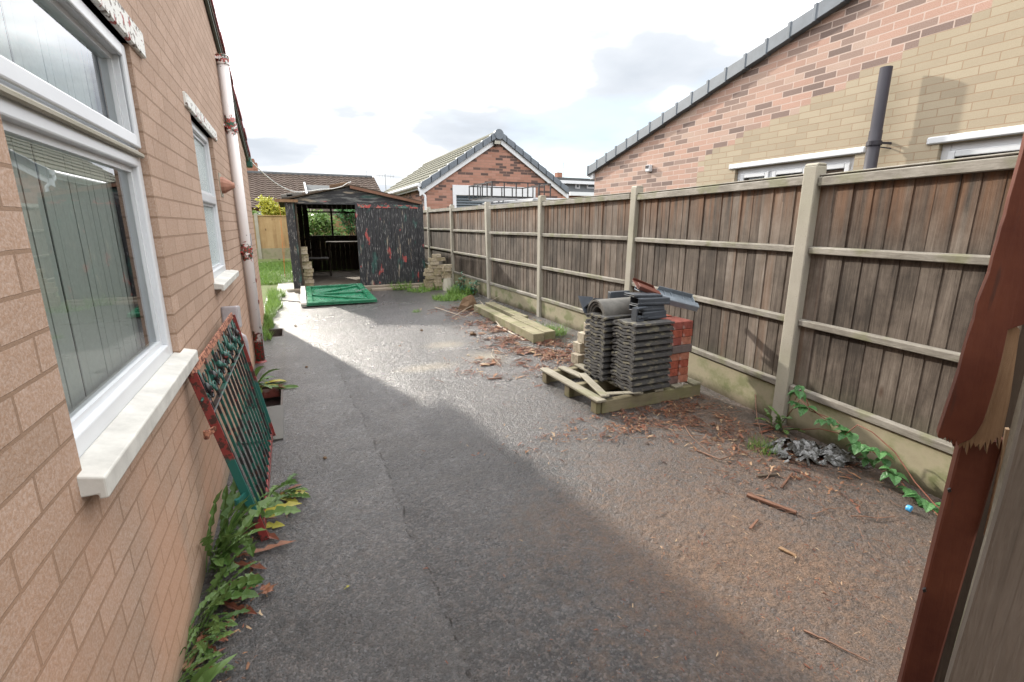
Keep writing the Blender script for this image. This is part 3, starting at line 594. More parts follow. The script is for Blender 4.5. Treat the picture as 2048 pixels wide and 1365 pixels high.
def sill(parent, y0, y1, x0, x1, z, t=.055):
    m = MB(); m.prism([(x0, y0, z+.02), (x1, y0, z), (x1, y0, z-t), (x1-.02, y0, z-t), (x1-.02, y0, z-t+.012), (x0, y0, z-t+.012)], (0, y1-y0, 0)); return m.build('sill', M['sill_paint'], parent, bevel=.005, seg=2)
sill(w1, 1.36, 2.70, WX-.026, WX+.052, 1.010); sill(w2, 3.93, 5.10, WX-.03, WX+.06, 1.19, .045)
for y0, y1, z0, z1, w in ((1.20, 2.80, 2.305, 2.41, w1), (3.79, 5.24, 2.315, 2.40, w2)):
    m = MB(); m.b6(WX-.10, WX+.018, y0, y1, z0, z1); m.build('lintel', M['lintel'], w, bevel=.006)
# soil pipe and its collars
pp = MB(); PX, PY, PR = -.452, 6.32, .052
pp.tube([(PX, PY, 0.0), (PX, PY, 3.30)], PR, 24)
sp = pp.build('soil_pipe', M['pipe'], LH, smooth=False)
for f in sp.data.polygons: f.use_smooth = len(f.vertices) == 4
for z in (3.27, 2.62, 1.31):
    m = MB(); m.tube([(PX, PY, z-.05), (PX, PY, z-.045), (PX, PY, z+.04), (PX, PY, z+.045)], [PR+.003, PR+.012, PR+.012, PR+.003], 24)
    m.b6(PX-.075, PX-.03, PY-.09, PY+.09, z-.015, z+.015); o = m.build('pipe_collar', M['pipe'], sp)
m = MB(); m.tube([(PX, PY, -.0), (PX, PY, .02)], [.07, .055], 20); m.build('pipe_foot', M['gate_red'], sp)
c = P(512, 600, 0, -.47); m = MB(); m.tube([(-.47, c.y, .0), (-.47, c.y, 1.35)], .028, 14); m.box((-.475, c.y, 1.42), (.075, .12, .14)); rp = m.build('rainwater_pipe', M['grey_paint_pipe'], LH)
for z in (.62, .9): m = MB(); m.tube([(-.47, c.y, z-.025), (-.47, c.y, z+.025)], .036, 14); m.build('pipe_clip', M['gate_red'], rp)
# boiler cowl
q = P(449, 371, 0, WX+.03); m = MB(); m.tube([(WX, q.y, q.z), (WX+.03, q.y, q.z), (WX+.11, q.y, q.z)], [.075, .07, .02], 12); cw = m.build('terracotta_vent', M['terracotta'], LH)
m = MB(); m.b6(WX, WX+.006, q.y-.085, q.y+.085, q.z-.1, q.z+.1); m.build('vent_plate', M['concrete'], cw)
# junction box and waste pipe low on the wall
q = P(462, 635, 0, WX+.05); m = MB(); m.box((WX+.055, q.y, q.z), (.11, .20, .17), rot('X', -8)); bx = m.build('waste_box', M['grey_paint_pipe'], LH, bevel=.012, seg=2)
q = P(485, 668, 0, WX+.06); m = MB(); m.tube([(WX-.01, q.y, q.z), (WX+.03, q.y, q.z), (WX+.065, q.y, q.z-.03), (WX+.072, q.y, q.z-.08), (WX+.072, q.y, .02)], .024, 12); m.build('waste_pipe', M['grey_paint_pipe'], LH, smooth=True)

# ---- right hand house
RX = 5.5; RE = 8.28
RSL = .276
def rtop(y): return 2.60+RSL*(8.36-y) if y > -.5 else 2.60+RSL*8.86-RSL*(-.5-y)
RH = empty('brick_house', (9, 2, 0), 'yellow brick gable house with a pink brick strip under its grey verge, beyond the fence', 'house')
WA = (3.42, 4.95, 1.15, 2.315); WB = (-.35, 2.68, 1.15, 2.315)
# the two brick colours meet in steps, course by course
BH, BW = .072, .25
def ybound(z):
    za = 2.60+RSL*(8.36-5.68)-.0
    return 5.68 if z < 2.52 else 5.68-(z-2.52)/RSL*1.0
m = MB(); m.open = True
z = 0.0; k = 0
import math as _m
rows = [(-.05, 2.32)]; K0 = _m.ceil((2.32+8.6)/BH)
zlist = [-.05, 1.15, 2.315]+[round(i*BH-8.6, 4) for i in range(K0, K0+36)]
def holespan(za, zb): return [w for w in (WA, WB) if za >= w[2]-1e-6 and zb <= w[3]+1e-6]
for za, zb in zip(zlist, zlist[1:]):
    zm = (za+zb)/2
    ymax = RE if rtop(RE) >= zb else None
    # verge limits this course
    def edge(zv): return RE if zv <= rtop(RE) else 8.36-(zv-2.60)/RSL
    ya, yb = edge(za), edge(zb)
    if ya < -.5: break
    yb = max(yb, -.5)
    # stepped split, snapped to brick joints (shader uses y+20.07 / z+8.6)
    row = int(_m.floor((zm+8.6)/BH)); sh = 0 if row % 2 == 0 else BW/2
    ys = ybound(zm); ysn = _m.floor((ys+20+sh)/BW)*BW-20-sh; ysn = min(ysn, ya-.02)
    low = -6.5 if zb <= rtop(-6.5) else -.5-(zb-(2.60+RSL*8.86))/-RSL
    low = min(low, ysn-.1)
    spans = [(low, ysn)]
    for w in holespan(za, zb):
        ns = []
        for a, b in spans:
            if w[0] < b and w[1] > a: ns += [(a, w[0]), (w[1], b)]
            else: ns.append((a, b))
        spans = ns
    m.cur = 0
    for a, b in spans: m.add([(RX, a, za), (RX, b, za), (RX, b, zb), (RX, a, zb)], [(0, 1, 2, 3)])
    m.cur = 1; m.add([(RX, ysn, za), (RX, ya, za), (RX, max(yb, ysn), zb), (RX, ysn, zb)], [(0, 1, 2, 3)])
for w in (WA, WB):
    m.cur = 0; a, b, c_, d_ = w
    for p, q in (((a, c_), (a, d_)), ((a, d_), (b, d_)), ((b, d_), (b, c_)), ((b, c_), (a, c_))): m.add([(RX, *p), (RX, *q), (RX+.11, *q), (RX+.11, *p)], [(0, 1, 2, 3)])
m.cur = 2; m.add([(RX, RE, -.05), (RX+8, RE, -.05), (RX+8, RE, rtop(RE)), (RX, RE, rtop(RE))], [(0, 1, 2, 3)]); m.add([(RX, -6.5, -.05), (RX+8, -6.5, -.05), (RX+8, -6.5, rtop(-6.5)), (RX, -6.5, rtop(-6.5))], [(0, 1, 2, 3)])
m.build('wall', [M['brick_yellow'], M['brick_pink'], M['brick_garage']], RH)
m = MB()
for (ya, yb) in ((-.5, 8.36+.02), (-.5, -6.8)):
    za, zb = rtop(-.5)+.0, (rtop(8.38) if yb > 0 else rtop(-6.8))
    m.prism([(RX-.05, ya, za), (RX-.05, yb, zb), (RX-.05, yb, zb+.10), (RX-.05, ya, za+.10)], (8.1, 0, 0))
rf = m.build('roof', M['tile_dark'], RH)
a0 = atan2(RSL, 1)
for i in range(31):
    y0 = 8.42-i*.292; y1 = y0-.305
    if y1 < -.5: break
    za, zb = rtop(y0), rtop(y1); m = MB()
    up = .018
    m.prism([(RX-.085, y0, za-.045), (RX-.085, y1, zb-.055), (RX-.085, y1, zb+.10), (RX-.085, y0, za+.10+up)], (.14, 0, 0))
    m.prism([(RX-.092, y0+.012, za-.055), (RX-.092, y0-.03, za-.05), (RX-.092, y0-.03, za+.115+up), (RX-.092, y0+.012, za+.108+up)], (.15, 0, 0))
    m.build('verge_cap', M['slate_grey'], rf, bevel=.006)
m = MB(); m.b6(RX-.04, RX+.3, RE-.01, RE+.10, rtop(RE)-.16, rtop(RE)-.03); m.tube([(RX-.06, RE+.14, rtop(RE)-.06), (RX+5, RE+.14, rtop(RE)-.06)], .055, 12); m.build('gutter', M['pvc'], rf)
for W_, li in ((WA, [3.93, 4.44]), (WB, [.66, 1.67])):
    w = pvc_window(RH, W_, RX, -1, li, None, fw=.07)
    m = MB(); m.b6(RX-.022, RX+.1, W_[0]-.10, W_[1]+.10, 2.32, 2.385); m.build('lintel', M['pvc'], w, bevel=.01)
    for a, b in zip([W_[0]+.07]+[x+.035 for x in li], [x-.035 for x in li]+[W_[1]-.07]):
        s = MB(); x1, x2 = RX+.052, RX+.035
        for q in ((a-.01, a+.045, 1.25, 2.25), (b-.045, b+.01, 1.25, 2.25), (a+.045, b-.045, 1.25, 1.30), (a+.045, b-.045, 2.195, 2.25)): s.b6(x1, x2, *q)
        s.build('casement', M['pvc'], w, bevel=.008, seg=2)
    m = MB(); m.open = True; m.b6(RX+.4, RX+.42, W_[0]-.3, W_[1]+.3, .9, 2.6); m.build('unlit_room_sheet', M['blind'] if 0 else M['dark_void'], w)  # near-black sheet stands in for the unlit room behind the glass
q = P(1773, 135, 0, RX-.13); m = MB(); m.tube([(RX-.13, q.y, 0), (RX-.13, q.y, 2.50), (RX-.13, q.y, 2.501), (RX-.13, q.y, q.z)], [.056, .056, .052, .052], 24); o = m.build('soil_pipe', M['pvc_grey'], RH)
for f in o.data.polygons: f.use_smooth = len(f.vertices) == 4
zb_ = P(1752, 287, 0, RX-.13).z
m = MB(); m.tube([(RX-.13, q.y, zb_-.02), (RX-.13, q.y, zb_+.02)], .066, 20); m.bar((RX-.13, q.y-.05, zb_), (RX, q.y-.08, zb_+.0), .02, .02); m.bar((RX-.13, q.y-.02, zb_-.03), (RX, q.y-.09, zb_-.05), .01, .01); m.build('pipe_bracket', M['pvc_grey'], o)
q = P(1298, 338, 0, RX-.03); m = MB(); m.b6(RX-.07, RX, q.y-.05, q.y+.05, q.z-.05, q.z+.06); o = m.build('alarm_box', M['pvc'], RH, bevel=.01); m = MB(); m.b6(RX-.075, RX-.06, q.y-.04, q.y+.04, q.z+.005, q.z+.05); m.build('sensor_face', M['pvc_grey'], o)

# ---- tiled roofs
def tiled_roof(mb, a, b, up, nc, ncol, step=.03, amp=.022, sub=4, thick=.05):
    """a->b eave line, up vector eave->ridge; nc courses, ncol rolls"""
    a, b, up = Vector(a), Vector(b), Vector(up); ex = b-a; nrm = ex.cross(up).normalized(); nrm = nrm if nrm.z > 0 else -nrm; n = ncol*sub
    for c in range(nc):
        vs = []; fs = []
        lo, hi = c/nc, (c+1)/nc+.01
        for r, (t, off) in enumerate(((lo, step-thick*.8), (lo, step), (hi, 0.))):
            for i in range(n+1):
                s = i/n; w = amp*(.5+.5*cos(2*pi*i/sub)); vs.append(a+ex*s+up*t+nrm*(off+w+random.uniform(-.002, .002)))
        for r in range(2):
            for i in range(n): fs.append((r*(n+1)+i, r*(n+1)+i+1, (r+1)*(n+1)+i+1, (r+1)*(n+1)+i))
        mb.add(vs, fs)

# ---- red brick garage
GY, GX0, GX1 = 16.0, 4.2, 9.25; GA = P(991, 272, 1, GY); ridge = Vector(((GX0+GX1)/2-.02, GY, 4.55)); EZ = 2.86
GR = empty('brick_garage', (6.7, 20, 0), 'red multi brick garage with grey verge caps and white fascia, behind the fence', 'garage')
def gtop(x): return EZ+(4.48-EZ)*(1-abs(x-ridge.x)/(GX1-ridge.x+.05))
m = MB(); m.open = True
wallcells(m, lambda h, z, d: (h, GY+d, z), GX0, GX1, -.05, gtop, [(5.08, 8.15, -.05, 2.88)], .12, (ridge.x,))
m.cur = 1; GL = 9.5
for x in (GX0, GX1): m.add([(x, GY, -.05), (x, GY+GL, -.05), (x, GY+GL, EZ), (x, GY, EZ)], [(0, 1, 2, 3)])
m.build('wall', [M['brick_garage'], M['brick_garage_y']], GR)
m = MB()
oh = .18; sl = (4.50-EZ)/(ridge.x-GX0)
L0 = Vector((GX0-oh, GY-.05, EZ-sl*oh+.06)); up = Vector((ridge.x-(GX0-oh), 0, sl*(ridge.x-GX0+oh)))
tiled_roof(m, L0, L0+Vector((0, GL+.3, 0)), up, 9, 32, .035, .02)
R0 = Vector((GX1+oh, GY-.05, EZ-sl*oh+.06)); upr = Vector((ridge.x-(GX1+oh), 0, up.z)); tiled_roof(m, R0, R0+Vector((0, GL+.3, 0)), upr, 9, 32, .035, .02)
m.open = True; rf = m.build('roof', M['tile_garage'], GR)
rz = L0.z+up.z
m = MB(); m.tube([(ridge.x, GY-.05, rz+.0), (ridge.x, GY+GL+.3, rz+.0)], .10, 14); m.build('ridge_tiles', M['tile_garage'], rf)
m = MB(); m.tube([(ridge.x, GY-.16, rz-.03), (ridge.x, GY-.04, rz-.03)], .165, 24); m.build('ridge_end_cap', M['slate_grey'], rf, bevel=.008)
for L, u in ((L0, up), (R0, upr)):
    for i in range(9):
        t0, t1 = i/9, (i+1)/9+.015; A, B = L+u*t0, L+u*t1; A.y = B.y = GY-.14; m = MB(); w = Vector((0, 0, 1))
        m.prism([A+w*-.10, B+w*-.10, B+w*.09, A+w*.125], (0, .16, 0)); m.build('verge_cap', M['slate_grey'], rf, bevel=.008)
    A, B = L+u*-.02, L+u*.985; A.y = B.y = GY-.07; m = MB(); m.prism([A+Vector((0, 0, -.27)), B+Vector((0, 0, -.27)), B+Vector((0, 0, -.08)), A+Vector((0, 0, -.08))], (0, .05, 0)); m.build('bargeboard', M['pvc'], rf, bevel=.004)
m = MB(); x = GX0-.24; m.tube([(x, GY-.08, EZ-.02), (x, GY+GL, EZ-.02)], .065, 12); m.b6(GX0-.17, GX0-.13, GY-.06, GY+GL, EZ-.14, EZ+.04); gt = m.build('gutter', M['pvc'], GR)
m = MB(); m.tube([(x, GY-.02, EZ-.06), (x, GY-.02, EZ-.18), (GX0-.06, GY-.05, EZ-.36), (GX0-.06, GY-.05, EZ-.42), (GX0-.06, GY-.05, .0)], .038, 12); m.build('downpipe', M['pvc'], gt, smooth=True)
m = MB(); m.b6(GX0-.1, GX0+.0, GY-.08, GY-.0, EZ-.12, EZ+.02); m.build('fascia_end', M['pvc'], gt)
m = MB(); m.b6(5.08, 8.15, GY-.02, GY+.04, 2.56, 2.88); m.b6(5.08, 5.20, GY-.02, GY+.04, 0, 2.56); m.b6(8.03, 8.15, GY-.02, GY+.04, 0, 2.56); dr = m.build('garage_door', M['pvc'], GR, bevel=.006)
m = MB()
for i in range(30): m.prism([(5.20, GY+.06, i*.0853), (5.20, GY+.03, i*.0853+.03), (5.20, GY+.06, i*.0853+.085)], (2.83, 0, 0))
m.build('roller_slats', M['roller'], dr)
q = P(994, 285, 1, GY-.15); m = MB(); m.box((q.x, GY-.16, q.z), (.26, .08, .15), rot('X', 18)); m.bar((q.x-.03, GY-.12, q.z-.05), (q.x-.03, GY, q.z-.13), .04, .04); o = m.build('floodlight', M['iron_black'], GR, bevel=.01)
m = MB(); m.box((q.x, GY-.205, q.z-.01), (.21, .006, .10), rot('X', 18)); m.build('lamp_lens', M['lamp_glass'], o)

# ---- far brown tiled bungalow
FY = 26.5
FH = empty('far_bungalow', (0, 30, 0), 'low bungalow with a long brown tiled roof, behind the shed', 'house')
zr = P(600, 351, 1, 31).z; zE = P(520, 418, 1, FY).z; xr = P(732, 357, 1, 31).x
m = MB(); m.b6(-12, xr+.15, FY+.35, 35, 0, zE+.02); m.build('wall', M['brick_far'], FH)
m = MB(); m.open = True; tiled_roof(m, (-14, FY, zE), (xr+.45, FY, zE), (0, 4.5, zr-zE), 17, 62, .05, .045, 4, .07)
m.add([(-14, 31, zr), (xr+.3, 31, zr), (xr+.3, 35.5, zE), (-14, 35.5, zE)], [(0, 1, 2, 3)]); m.add([(xr+.32, FY+.1, zE+.05), (xr+.32, 31, zr), (xr+.32, 35.5, zE)], [(0, 1, 2)])
rf = m.build('roof', M['tile_far'], FH)
m = MB(); m.tube([(-14, 31, zr+.03), (xr+.35, 31, zr+.03)], .11, 8); m.build('ridge_tiles', M['tile_dark'], rf)
q = P(497, 325, 1, 31.5); m = MB(); m.b6(q.x-.95, q.x+.42, 31, 31.9, zr-.5, q.z-.05); m.b6(q.x-1.0, q.x+.3, 30.97, 31.93, q.z-.05, q.z+.14); ch = m.build('chimney', M['brick_far'], rf)
m = MB(); m.tube([(q.x+.05, 31.4, q.z+.1), (q.x+.05, 31.4, q.z+.33)], [.13, .1], 10); m.build('chimney_pot', M['green_paint'], ch)
m = MB(); m.b6(P(512, 419, 1, FY).x, P(523, 419, 1, FY).x, FY+.28, FY+.36, zE-1.2, zE-.1); m.build('window', M['pvc'], FH)
def aerial(parent, px, py, Y, base_z, mat='steel', s=1., dish=False):
    q = P(px, py, 1, Y); m = MB(); m.tube([(q.x, Y, base_z), (q.x, Y, q.z)], .02*s, 6)
    t = q.z-.1; d = Vector((.8, .3, 0)).normalized()
    m.bar(Vector((q.x, Y, t))-d*.5*s, Vector((q.x, Y, t))+d*.5*s, .02, .02)
    for i in range(7):
        c0 = Vector((q.x, Y, t))+d*(-.45+i*.15)*s; m.bar(c0+Vector((0, 0, -.12)), c0+Vector((0, 0, .12)), .012, .012)
    m.open = True; return m.build('tv_aerial', M[mat], parent)
aerial(rf, 732, 340, 31.5, zr-.2); aerial(ch, 514, 336, 31.2, q.z-.7)
aerial(GR, 770, 348, 25, 3.0)
# lean-to roof seen just over the shed
LT = empty('lean_to_roof', (1.2, 22.5, 2.2), 'grey felted lean-to roof with a white edge behind the black shed', 'outbuilding')
a, b, c_, d_ = P(610, 370, 1, 23), P(690, 373, 1, 23), P(700, 392, 1, 21.5), P(615, 390, 1, 21.5)
m = MB(); m.prism([a, b, c_, d_], (0, 0, -.06)); m.build('roof', M['tile_dark'], LT); m = MB(); m.bar(a+Vector((-.02, 0, .05)), d_+Vector((-.02, -.1, -.02)), .06, .12); m.build('roof_edge', M['pvc'], LT)
m = MB(); m.b6(a.x+.1, b.x, 21.7, 23, .1, a.z-.3); m.build('wall', M['grey_board'], LT)
# ---- flat roofed dormer house between garage and brick house
DY = 27
DH = empty('dormer_house', (P(1150, 380, 1, DY).x, DY, 0), 'grey clad flat roofed dormer house between the garage and the brick house', 'house')
a = P(1112, 358, 1, DY); b = P(1215, 368, 1, DY)
m = MB(); m.b6(a.x-.6, b.x+2, DY, DY+5, 2.9, a.z-.12); m.build('dormer', M['cladding'], DH)
m = MB(); m.b6(a.x-.8, b.x+2.2, DY-.35, DY+5.2, a.z-.12, a.z+.06); m.build('flat_roof', M['tile_dark'], DH); m = MB(); m.b6(a.x-.8, b.x+2.2, DY-.37, DY-.34, a.z-.28, a.z-.10); m.build('fascia', M['pvc'], DH)
for x0, x1 in ((1150, 1159), (1173, 1190)):
    p0, p1 = P(x0, 367, 1, DY), P(x1, 378, 1, DY); m = MB(); m.b6(p0.x, p1.x, DY-.05, DY, p1.z, p0.z); w = m.build('window', M['pvc'], DH); m = MB(); m.b6(p0.x+.1, p1.x-.1, DY-.06, DY-.045, p1.z+.08, p0.z-.08); m.build('pane', M['car_glass'], w)
e = P(1125, 384, 1, DY-2.5); m = MB(); m.open = True; m.prism([(a.x-.6, DY-2.6, e.z), (b.x+2, DY-2.6, e.z), (b.x+2, DY, 3.35), (a.x-.6, DY, 3.35)], (0, 0, -.05)); m.build('roof', M['tile_far'], DH)
m = MB(); m.b6(a.x-.6, b.x+2, DY-2.75, DY-2.6, e.z-.2, e.z-.0); m.build('gutter', M['pvc'], DH); m = MB(); m.b6(a.x-.5, b.x+2, DY-2.3, DY+5, 0, e.z-.1); m.build('wall', M['brick_far'], DH)
q = P(1117, 346, 1, DY+3); m = MB(); m.b6(q.x-.18, q.x+.18, DY+2.8, DY+3.2, 3.5, q.z); m.build('chimney', M['brick_far'], DH)
q = P(1127, 325, 1, DY+3); m = MB(); m.tube([(q.x, DY+3, 4), (q.x, DY+3, q.z)], .02, 6); m.build('aerial_mast', M['steel'], DH)
# ================================================================ FENCES
FP = [(2.86, -2.5), (3.19, -.03), (3.535, 2.45), (3.87, 4.97), (3.92, 7.50), (3.93, 9.95), (3.98, 12.75), (4.02, 15.3), (4.05, 17.8)]
TOPS = [2.02, 2.02, 2.02, 2.04, 2.06, 2.06, 2.10, 2.12, 2.12]
FE = empty('timber_fence', (3.7, 5, 0), 'weathered brown boarded fence with concrete posts along the right of the drive', 'fence')
for i, ((x, y), t) in enumerate(zip(FP, TOPS)):
    m = MB(); w = .105; lean = (0, 0)
    if i == 5: lean = (.0, .10)
    if i == 3: lean = (0, -.05)
    m.prism([(x, y, -.1), (x, y+w, -.1), (x+.11, y+w, -.1), (x+.11, y, -.1)], (lean[0], lean[1], t+.1))
    # weathered sloping cap
    m.prism([(x+lean[0], y+lean[1], t), (x+.11+lean[0], y+lean[1], t), (x+.095+lean[0], y+lean[1]+.0, t+.02), (x+.015+lean[0], y+lean[1], t+.02)], (0, w, 0))
    m.build('concrete_post', M['concrete'], FE, bevel=.008, seg=2)
RZ = [(.335, .06), (.87, .055), (1.42, .055), (1.925, .07)]
for i in range(len(FP)-1):
    (x0, y0), (x1, y1) = FP[i], FP[i+1]; y0 += .105; d = Vector((x1-x0, y1-y0, 0)); L = d.length; d.normalize(); nr = Vector((d.y, -d.x, 0)) # nr points to +x (away)
    A = Vector((x0, y0, 0)); t = (TOPS[i]+TOPS[i+1])/2-2.03
    m = MB(); m.open = False
    m.prism([A+nr*.045+Vector((0, 0, -.05)), A+d*L+nr*.045+Vector((0, 0, -.05)), A+d*L+nr*.045+Vector((0, 0, .295+t*.3)), A+nr*.045+Vector((0, 0, .295+t*.3))], nr*.04)
    m.build('gravel_board', M['gravel_board'], FE, bevel=.006)
    m = MB(); s = 0.0; k = 0
    while s < L-.02:
        w = min(random.uniform(.095, .15), L-s); B = A+d*s; th = random.uniform(.014, .019); o0 = .062; zt = 1.955+t+random.uniform(-.012, .008)
        # feathered board: thin edge laps over the next
        m.prism([B+nr*o0+Vector((0, 0, .29)), B+d*(w+.012)+nr*(o0+th*.3)+Vector((0, 0, .29)), B+d*(w+.012)+nr*(o0+th*.3+.006)+Vector((0, 0, .29)), B+nr*(o0+th)+Vector((0, 0, .29))], (random.uniform(-.004, .004), 0, zt-.29)); s += w
    pn = m.build('board_panel', M['board'], FE)
    for z, h in RZ:
        z += t*z/2; m = MB(); sag = random.uniform(-.012, .008)
        a, b = A+nr*.042+Vector((0, 0, z)), A+d*L+nr*.042+Vector((0, 0, z+sag))
        if z > 1.8:
            dd = .046; m.prism([a-nr*dd/2+Vector((0, 0, -h/2)), a+nr*dd/2+Vector((0, 0, -h/2)), a+nr*dd/2+Vector((0, 0, h/2)), a-nr*dd/2+Vector((0, 0, h/2-.006))], b-a)
            m.prism([a-nr*.012+Vector((0, 0, h/2+.002)), a+nr*.05+Vector((0, 0, h/2+.002)), a+nr*.05+Vector((0, 0, h/2+.02)), a-nr*.012+Vector((0, 0, h/2+.014))], b-a)
        else:
            m.prism([a-nr*.018+Vector((0, 0, -h/2)), a+nr*.018+Vector((0, 0, -h/2)), a+nr*.018+Vector((0, 0, h/2)), a-nr*.022+Vector((0, 0, h/2-.008))], b-a)
        m.build('rail', M['rail'], FE, bevel=.005)

# back garden fence of yellow boards
BF = empty('yellow_board_fence', (0, 21.6, .2), 'yellow brown board fence with concrete posts at the far left behind the lawn', 'fence')
ztop = P(540, 431, 1, 21.6).z; zg = P(540, 503, 1, 21.6).z; print('backfence', ztop, zg)
xs_ = [P(516, 470, 1, 21.6).x+k*1.9 for k in range(-2, 5)]
for x in xs_: m = MB(); m.b6(x-.06, x+.06, 21.45, 21.6, zg-.3, ztop+.06); m.build('concrete_post', M['concrete'], BF, bevel=.01)
for a, b in zip(xs_, xs_[1:]):
    m = MB(); m.b6(a+.06, b-.06, 21.51, 21.56, zg-.3, zg+.12); m.build('gravel_board', M['gravel_board'], BF)
    m = MB(); s = a+.06
    while s < b-.07: w = min(random.uniform(.11, .13), b-.06-s); m.b6(s, s+w+.01, 21.53+random.uniform(0, .012), 21.56, zg+.12, ztop-.03+random.uniform(-.01, .01)); s += w
    m.build('board_panel', M['fence_far'], BF)
    m = MB(); m.b6(a+.06, b-.06, 21.50, 21.56, ztop-.03, ztop); m.build('capping_rail', M['fence_far'], BF)

# ================================================================ SHED
SX0, SX1, SY, SB, SZ = .02, 3.10, 12.6, 17.2, .12
SH = empty('derelict_shed', (1.55, SY, 0), 'black derelict wooden shed with peeling green and red paint and an open doorway', 'shed')
m = MB(); m.b6(SX0-.02, SX1+.02, SY-.12, SB, -.04, SZ); m.build('floor_slab', M['floor_shed'], SH, bevel=.02)
EZs = 2.14; RZs = 2.48; rx = 1.45
def stop_(x): return EZs+(RZs-EZs)*(1-abs(x-rx)/(rx-SX0 if x < rx else SX1-rx))
# gable boards
m = MB(); zt = [2.10, 2.22, 2.34, 2.46]
for k, (z0, z1) in enumerate(zip([2.07, 2.19, 2.31, 2.41], [2.20, 2.32, 2.42, 2.52])):
    def xl(z): return SX0 if z <= EZs else SX0+(z-EZs)/(RZs-EZs)*(rx-SX0)
    def xr_(z): return SX1 if z <= EZs else SX1-(z-EZs)/(RZs-EZs)*(SX1-rx)
    zz1 = min(z1, RZs-.001)
    if z0 >= zz1: continue
    m.prism([(xl(z0), SY-.03-.006*k, z0), (xr_(z0), SY-.03-.006*k, z0), (xr_(min(zz1, EZs)) if zz1 > EZs and z0 < EZs else xr_(zz1), SY-.03-.006*k, min(zz1, EZs) if z0 < EZs < zz1 else zz1), (xr_(zz1), SY-.03-.006*k, zz1), (xl(zz1), SY-.03-.006*k, zz1), (xl(min(zz1, EZs)), SY-.03-.006*k, min(zz1, EZs) if z0 < EZs < zz1 else zz1)][: ] if z0 < EZs < zz1 else [(xl(z0), SY-.03-.006*k, z0), (xr_(z0), SY-.03-.006*k, z0), (xr_(zz1), SY-.03-.006*k, zz1), (xl(zz1), SY-.03-.006*k, zz1)], (0, .022, 0))
m.build('gable_boards', M['peel_h'], SH)
# roof: thin felted sheets with ragged battens
m = MB(); oh = .17
for s in (-1, 1):
    ex = SX0-oh if s < 0 else SX1+.05; ez = EZs-(RZs-EZs)*(oh if s < 0 else .05)/(rx-SX0)+.02
    m.prism([(ex, SY-.12, ez), (rx, SY-.12, RZs+.02), (rx, SY-.12, RZs+.055), (ex, SY-.12, ez+.035)], (0, SB-SY+.25, 0))
rf = m.build('roof', M['old_wood'], SH)
m = MB()
m.prism([(rx-.02, SY-.135, RZs-.04), (SX1+.04, SY-.135, EZs-.04), (SX1+.04, SY-.135, EZs+.02), (rx-.02, SY-.135, RZs+.025)], (0, .025, 0)); m.build('bargeboard', M['scrap'], rf)
m = MB(); m.b6(SX0-.24, SX0+.25, SY-.14, SY-.10, EZs-.04, EZs+.02); m.build('soffit_end', M['raw_wood'], rf)
# left jamb post, leaning board
m = MB(); m.prism([(SX0-.02, SY-.05, SZ-.12), (SX0+.17, SY-.05, SZ-.12), (SX0+.17, SY+.0, SZ-.12), (SX0-.02, SY+.0, SZ-.12)], (-.015, 0, 2.15)); m.build('jamb_board', M['peel_v'], SH, bevel=.004)
m = MB(); m.b6(SX0+.17, SX0+.21, SY+.0, SY+.08, SZ-.08, 2.10); m.build('jamb', M['old_wood'], SH)
# side walls, back wall with its window
m = MB(); s = SY
while s < SB-.05: m.b6(SX0, SX0+.02+random.uniform(0, .006), s, s+.148, SZ, EZs); s += .15
m.build('side_wall', M['old_wood'], SH)
m = MB(); s = SY
while s < SB-.05: m.b6(SX1-.02-random.uniform(0, .006), SX1, s, s+.148, SZ, EZs); s += .15
m.build('side_wall', M['old_wood'], SH)
p0, p1 = P(616, 427, 1, SB), P(709, 471, 1, SB); w0, w1_, wz0, wz1 = .58, 2.42, p1.z, p0.z+.02; print('shedwin', p0, p1)
w0 = p0.x; w1_ = p1.x+.05
m = MB(); s = SX0
while s < SX1-.02:
    e = min(s+.15, SX1)
    if e < w0 or s > w1_: m.b6(s, e-.003, SB, SB+.02, SZ, stop_((s+e)/2))
    else: m.b6(s, e-.003, SB, SB+.02, SZ, wz0); m.b6(s, e-.003, SB, SB+.02, wz1+.12, stop_((s+e)/2))
    s += .15
m.build('back_wall', M['old_wood'], SH)
m = MB(); f = .045
m.b6(w0-f, w1_+f, SB-.03, SB+.0, wz0-f, wz0); m.b6(w0-f, w1_+f, SB-.03, SB+.0, wz1, wz1+f); m.b6(w0-f, w0, SB-.03, SB, wz0, wz1); m.b6(w1_, w1_+f, SB-.03, SB, wz0, wz1); xm = P(664, 450, 1, SB).x; m.b6(xm-.03, xm+.03, SB-.03, SB, wz0, wz1+.15); m.b6(w0-f, w1_+f, SB-.05, SB-.03, wz0-.03, wz0-.0)
m.build('window_frame', M['old_wood'], SH)
# interior framing, shelf, and an old bench
m = MB()
for z in (.78, 1.12): m.b6(SX0+.03, SX1-.03, SB-.06, SB-.01, z, z+.05)
for x in (.35, .75, 1.15, 1.55, 1.95, 2.4, 2.8): m.b6(x, x+.05, SB-.065, SB-.012, SZ, wz0-.04)
m.build('wall_battens', M['old_wood'], SH)
m = MB(); q0, q1 = P(602, 519, 1, 15.5), P(660, 515, 1, 15.5); m.b6(.3, q1.x, 15.3, 16.2, q0.z-.02, q0.z+.01); m.b6(q1.x-.04, q1.x, 15.3, 15.35, SZ, P(660, 490, 1, 15.3).z); q2 = P(714, 485, 1, 15.3); m.b6(q1.x-.04, 2.7, 15.3, 16.1, q2.z-.02, q2.z+.015); m.build('bench', M['old_wood'], SH)
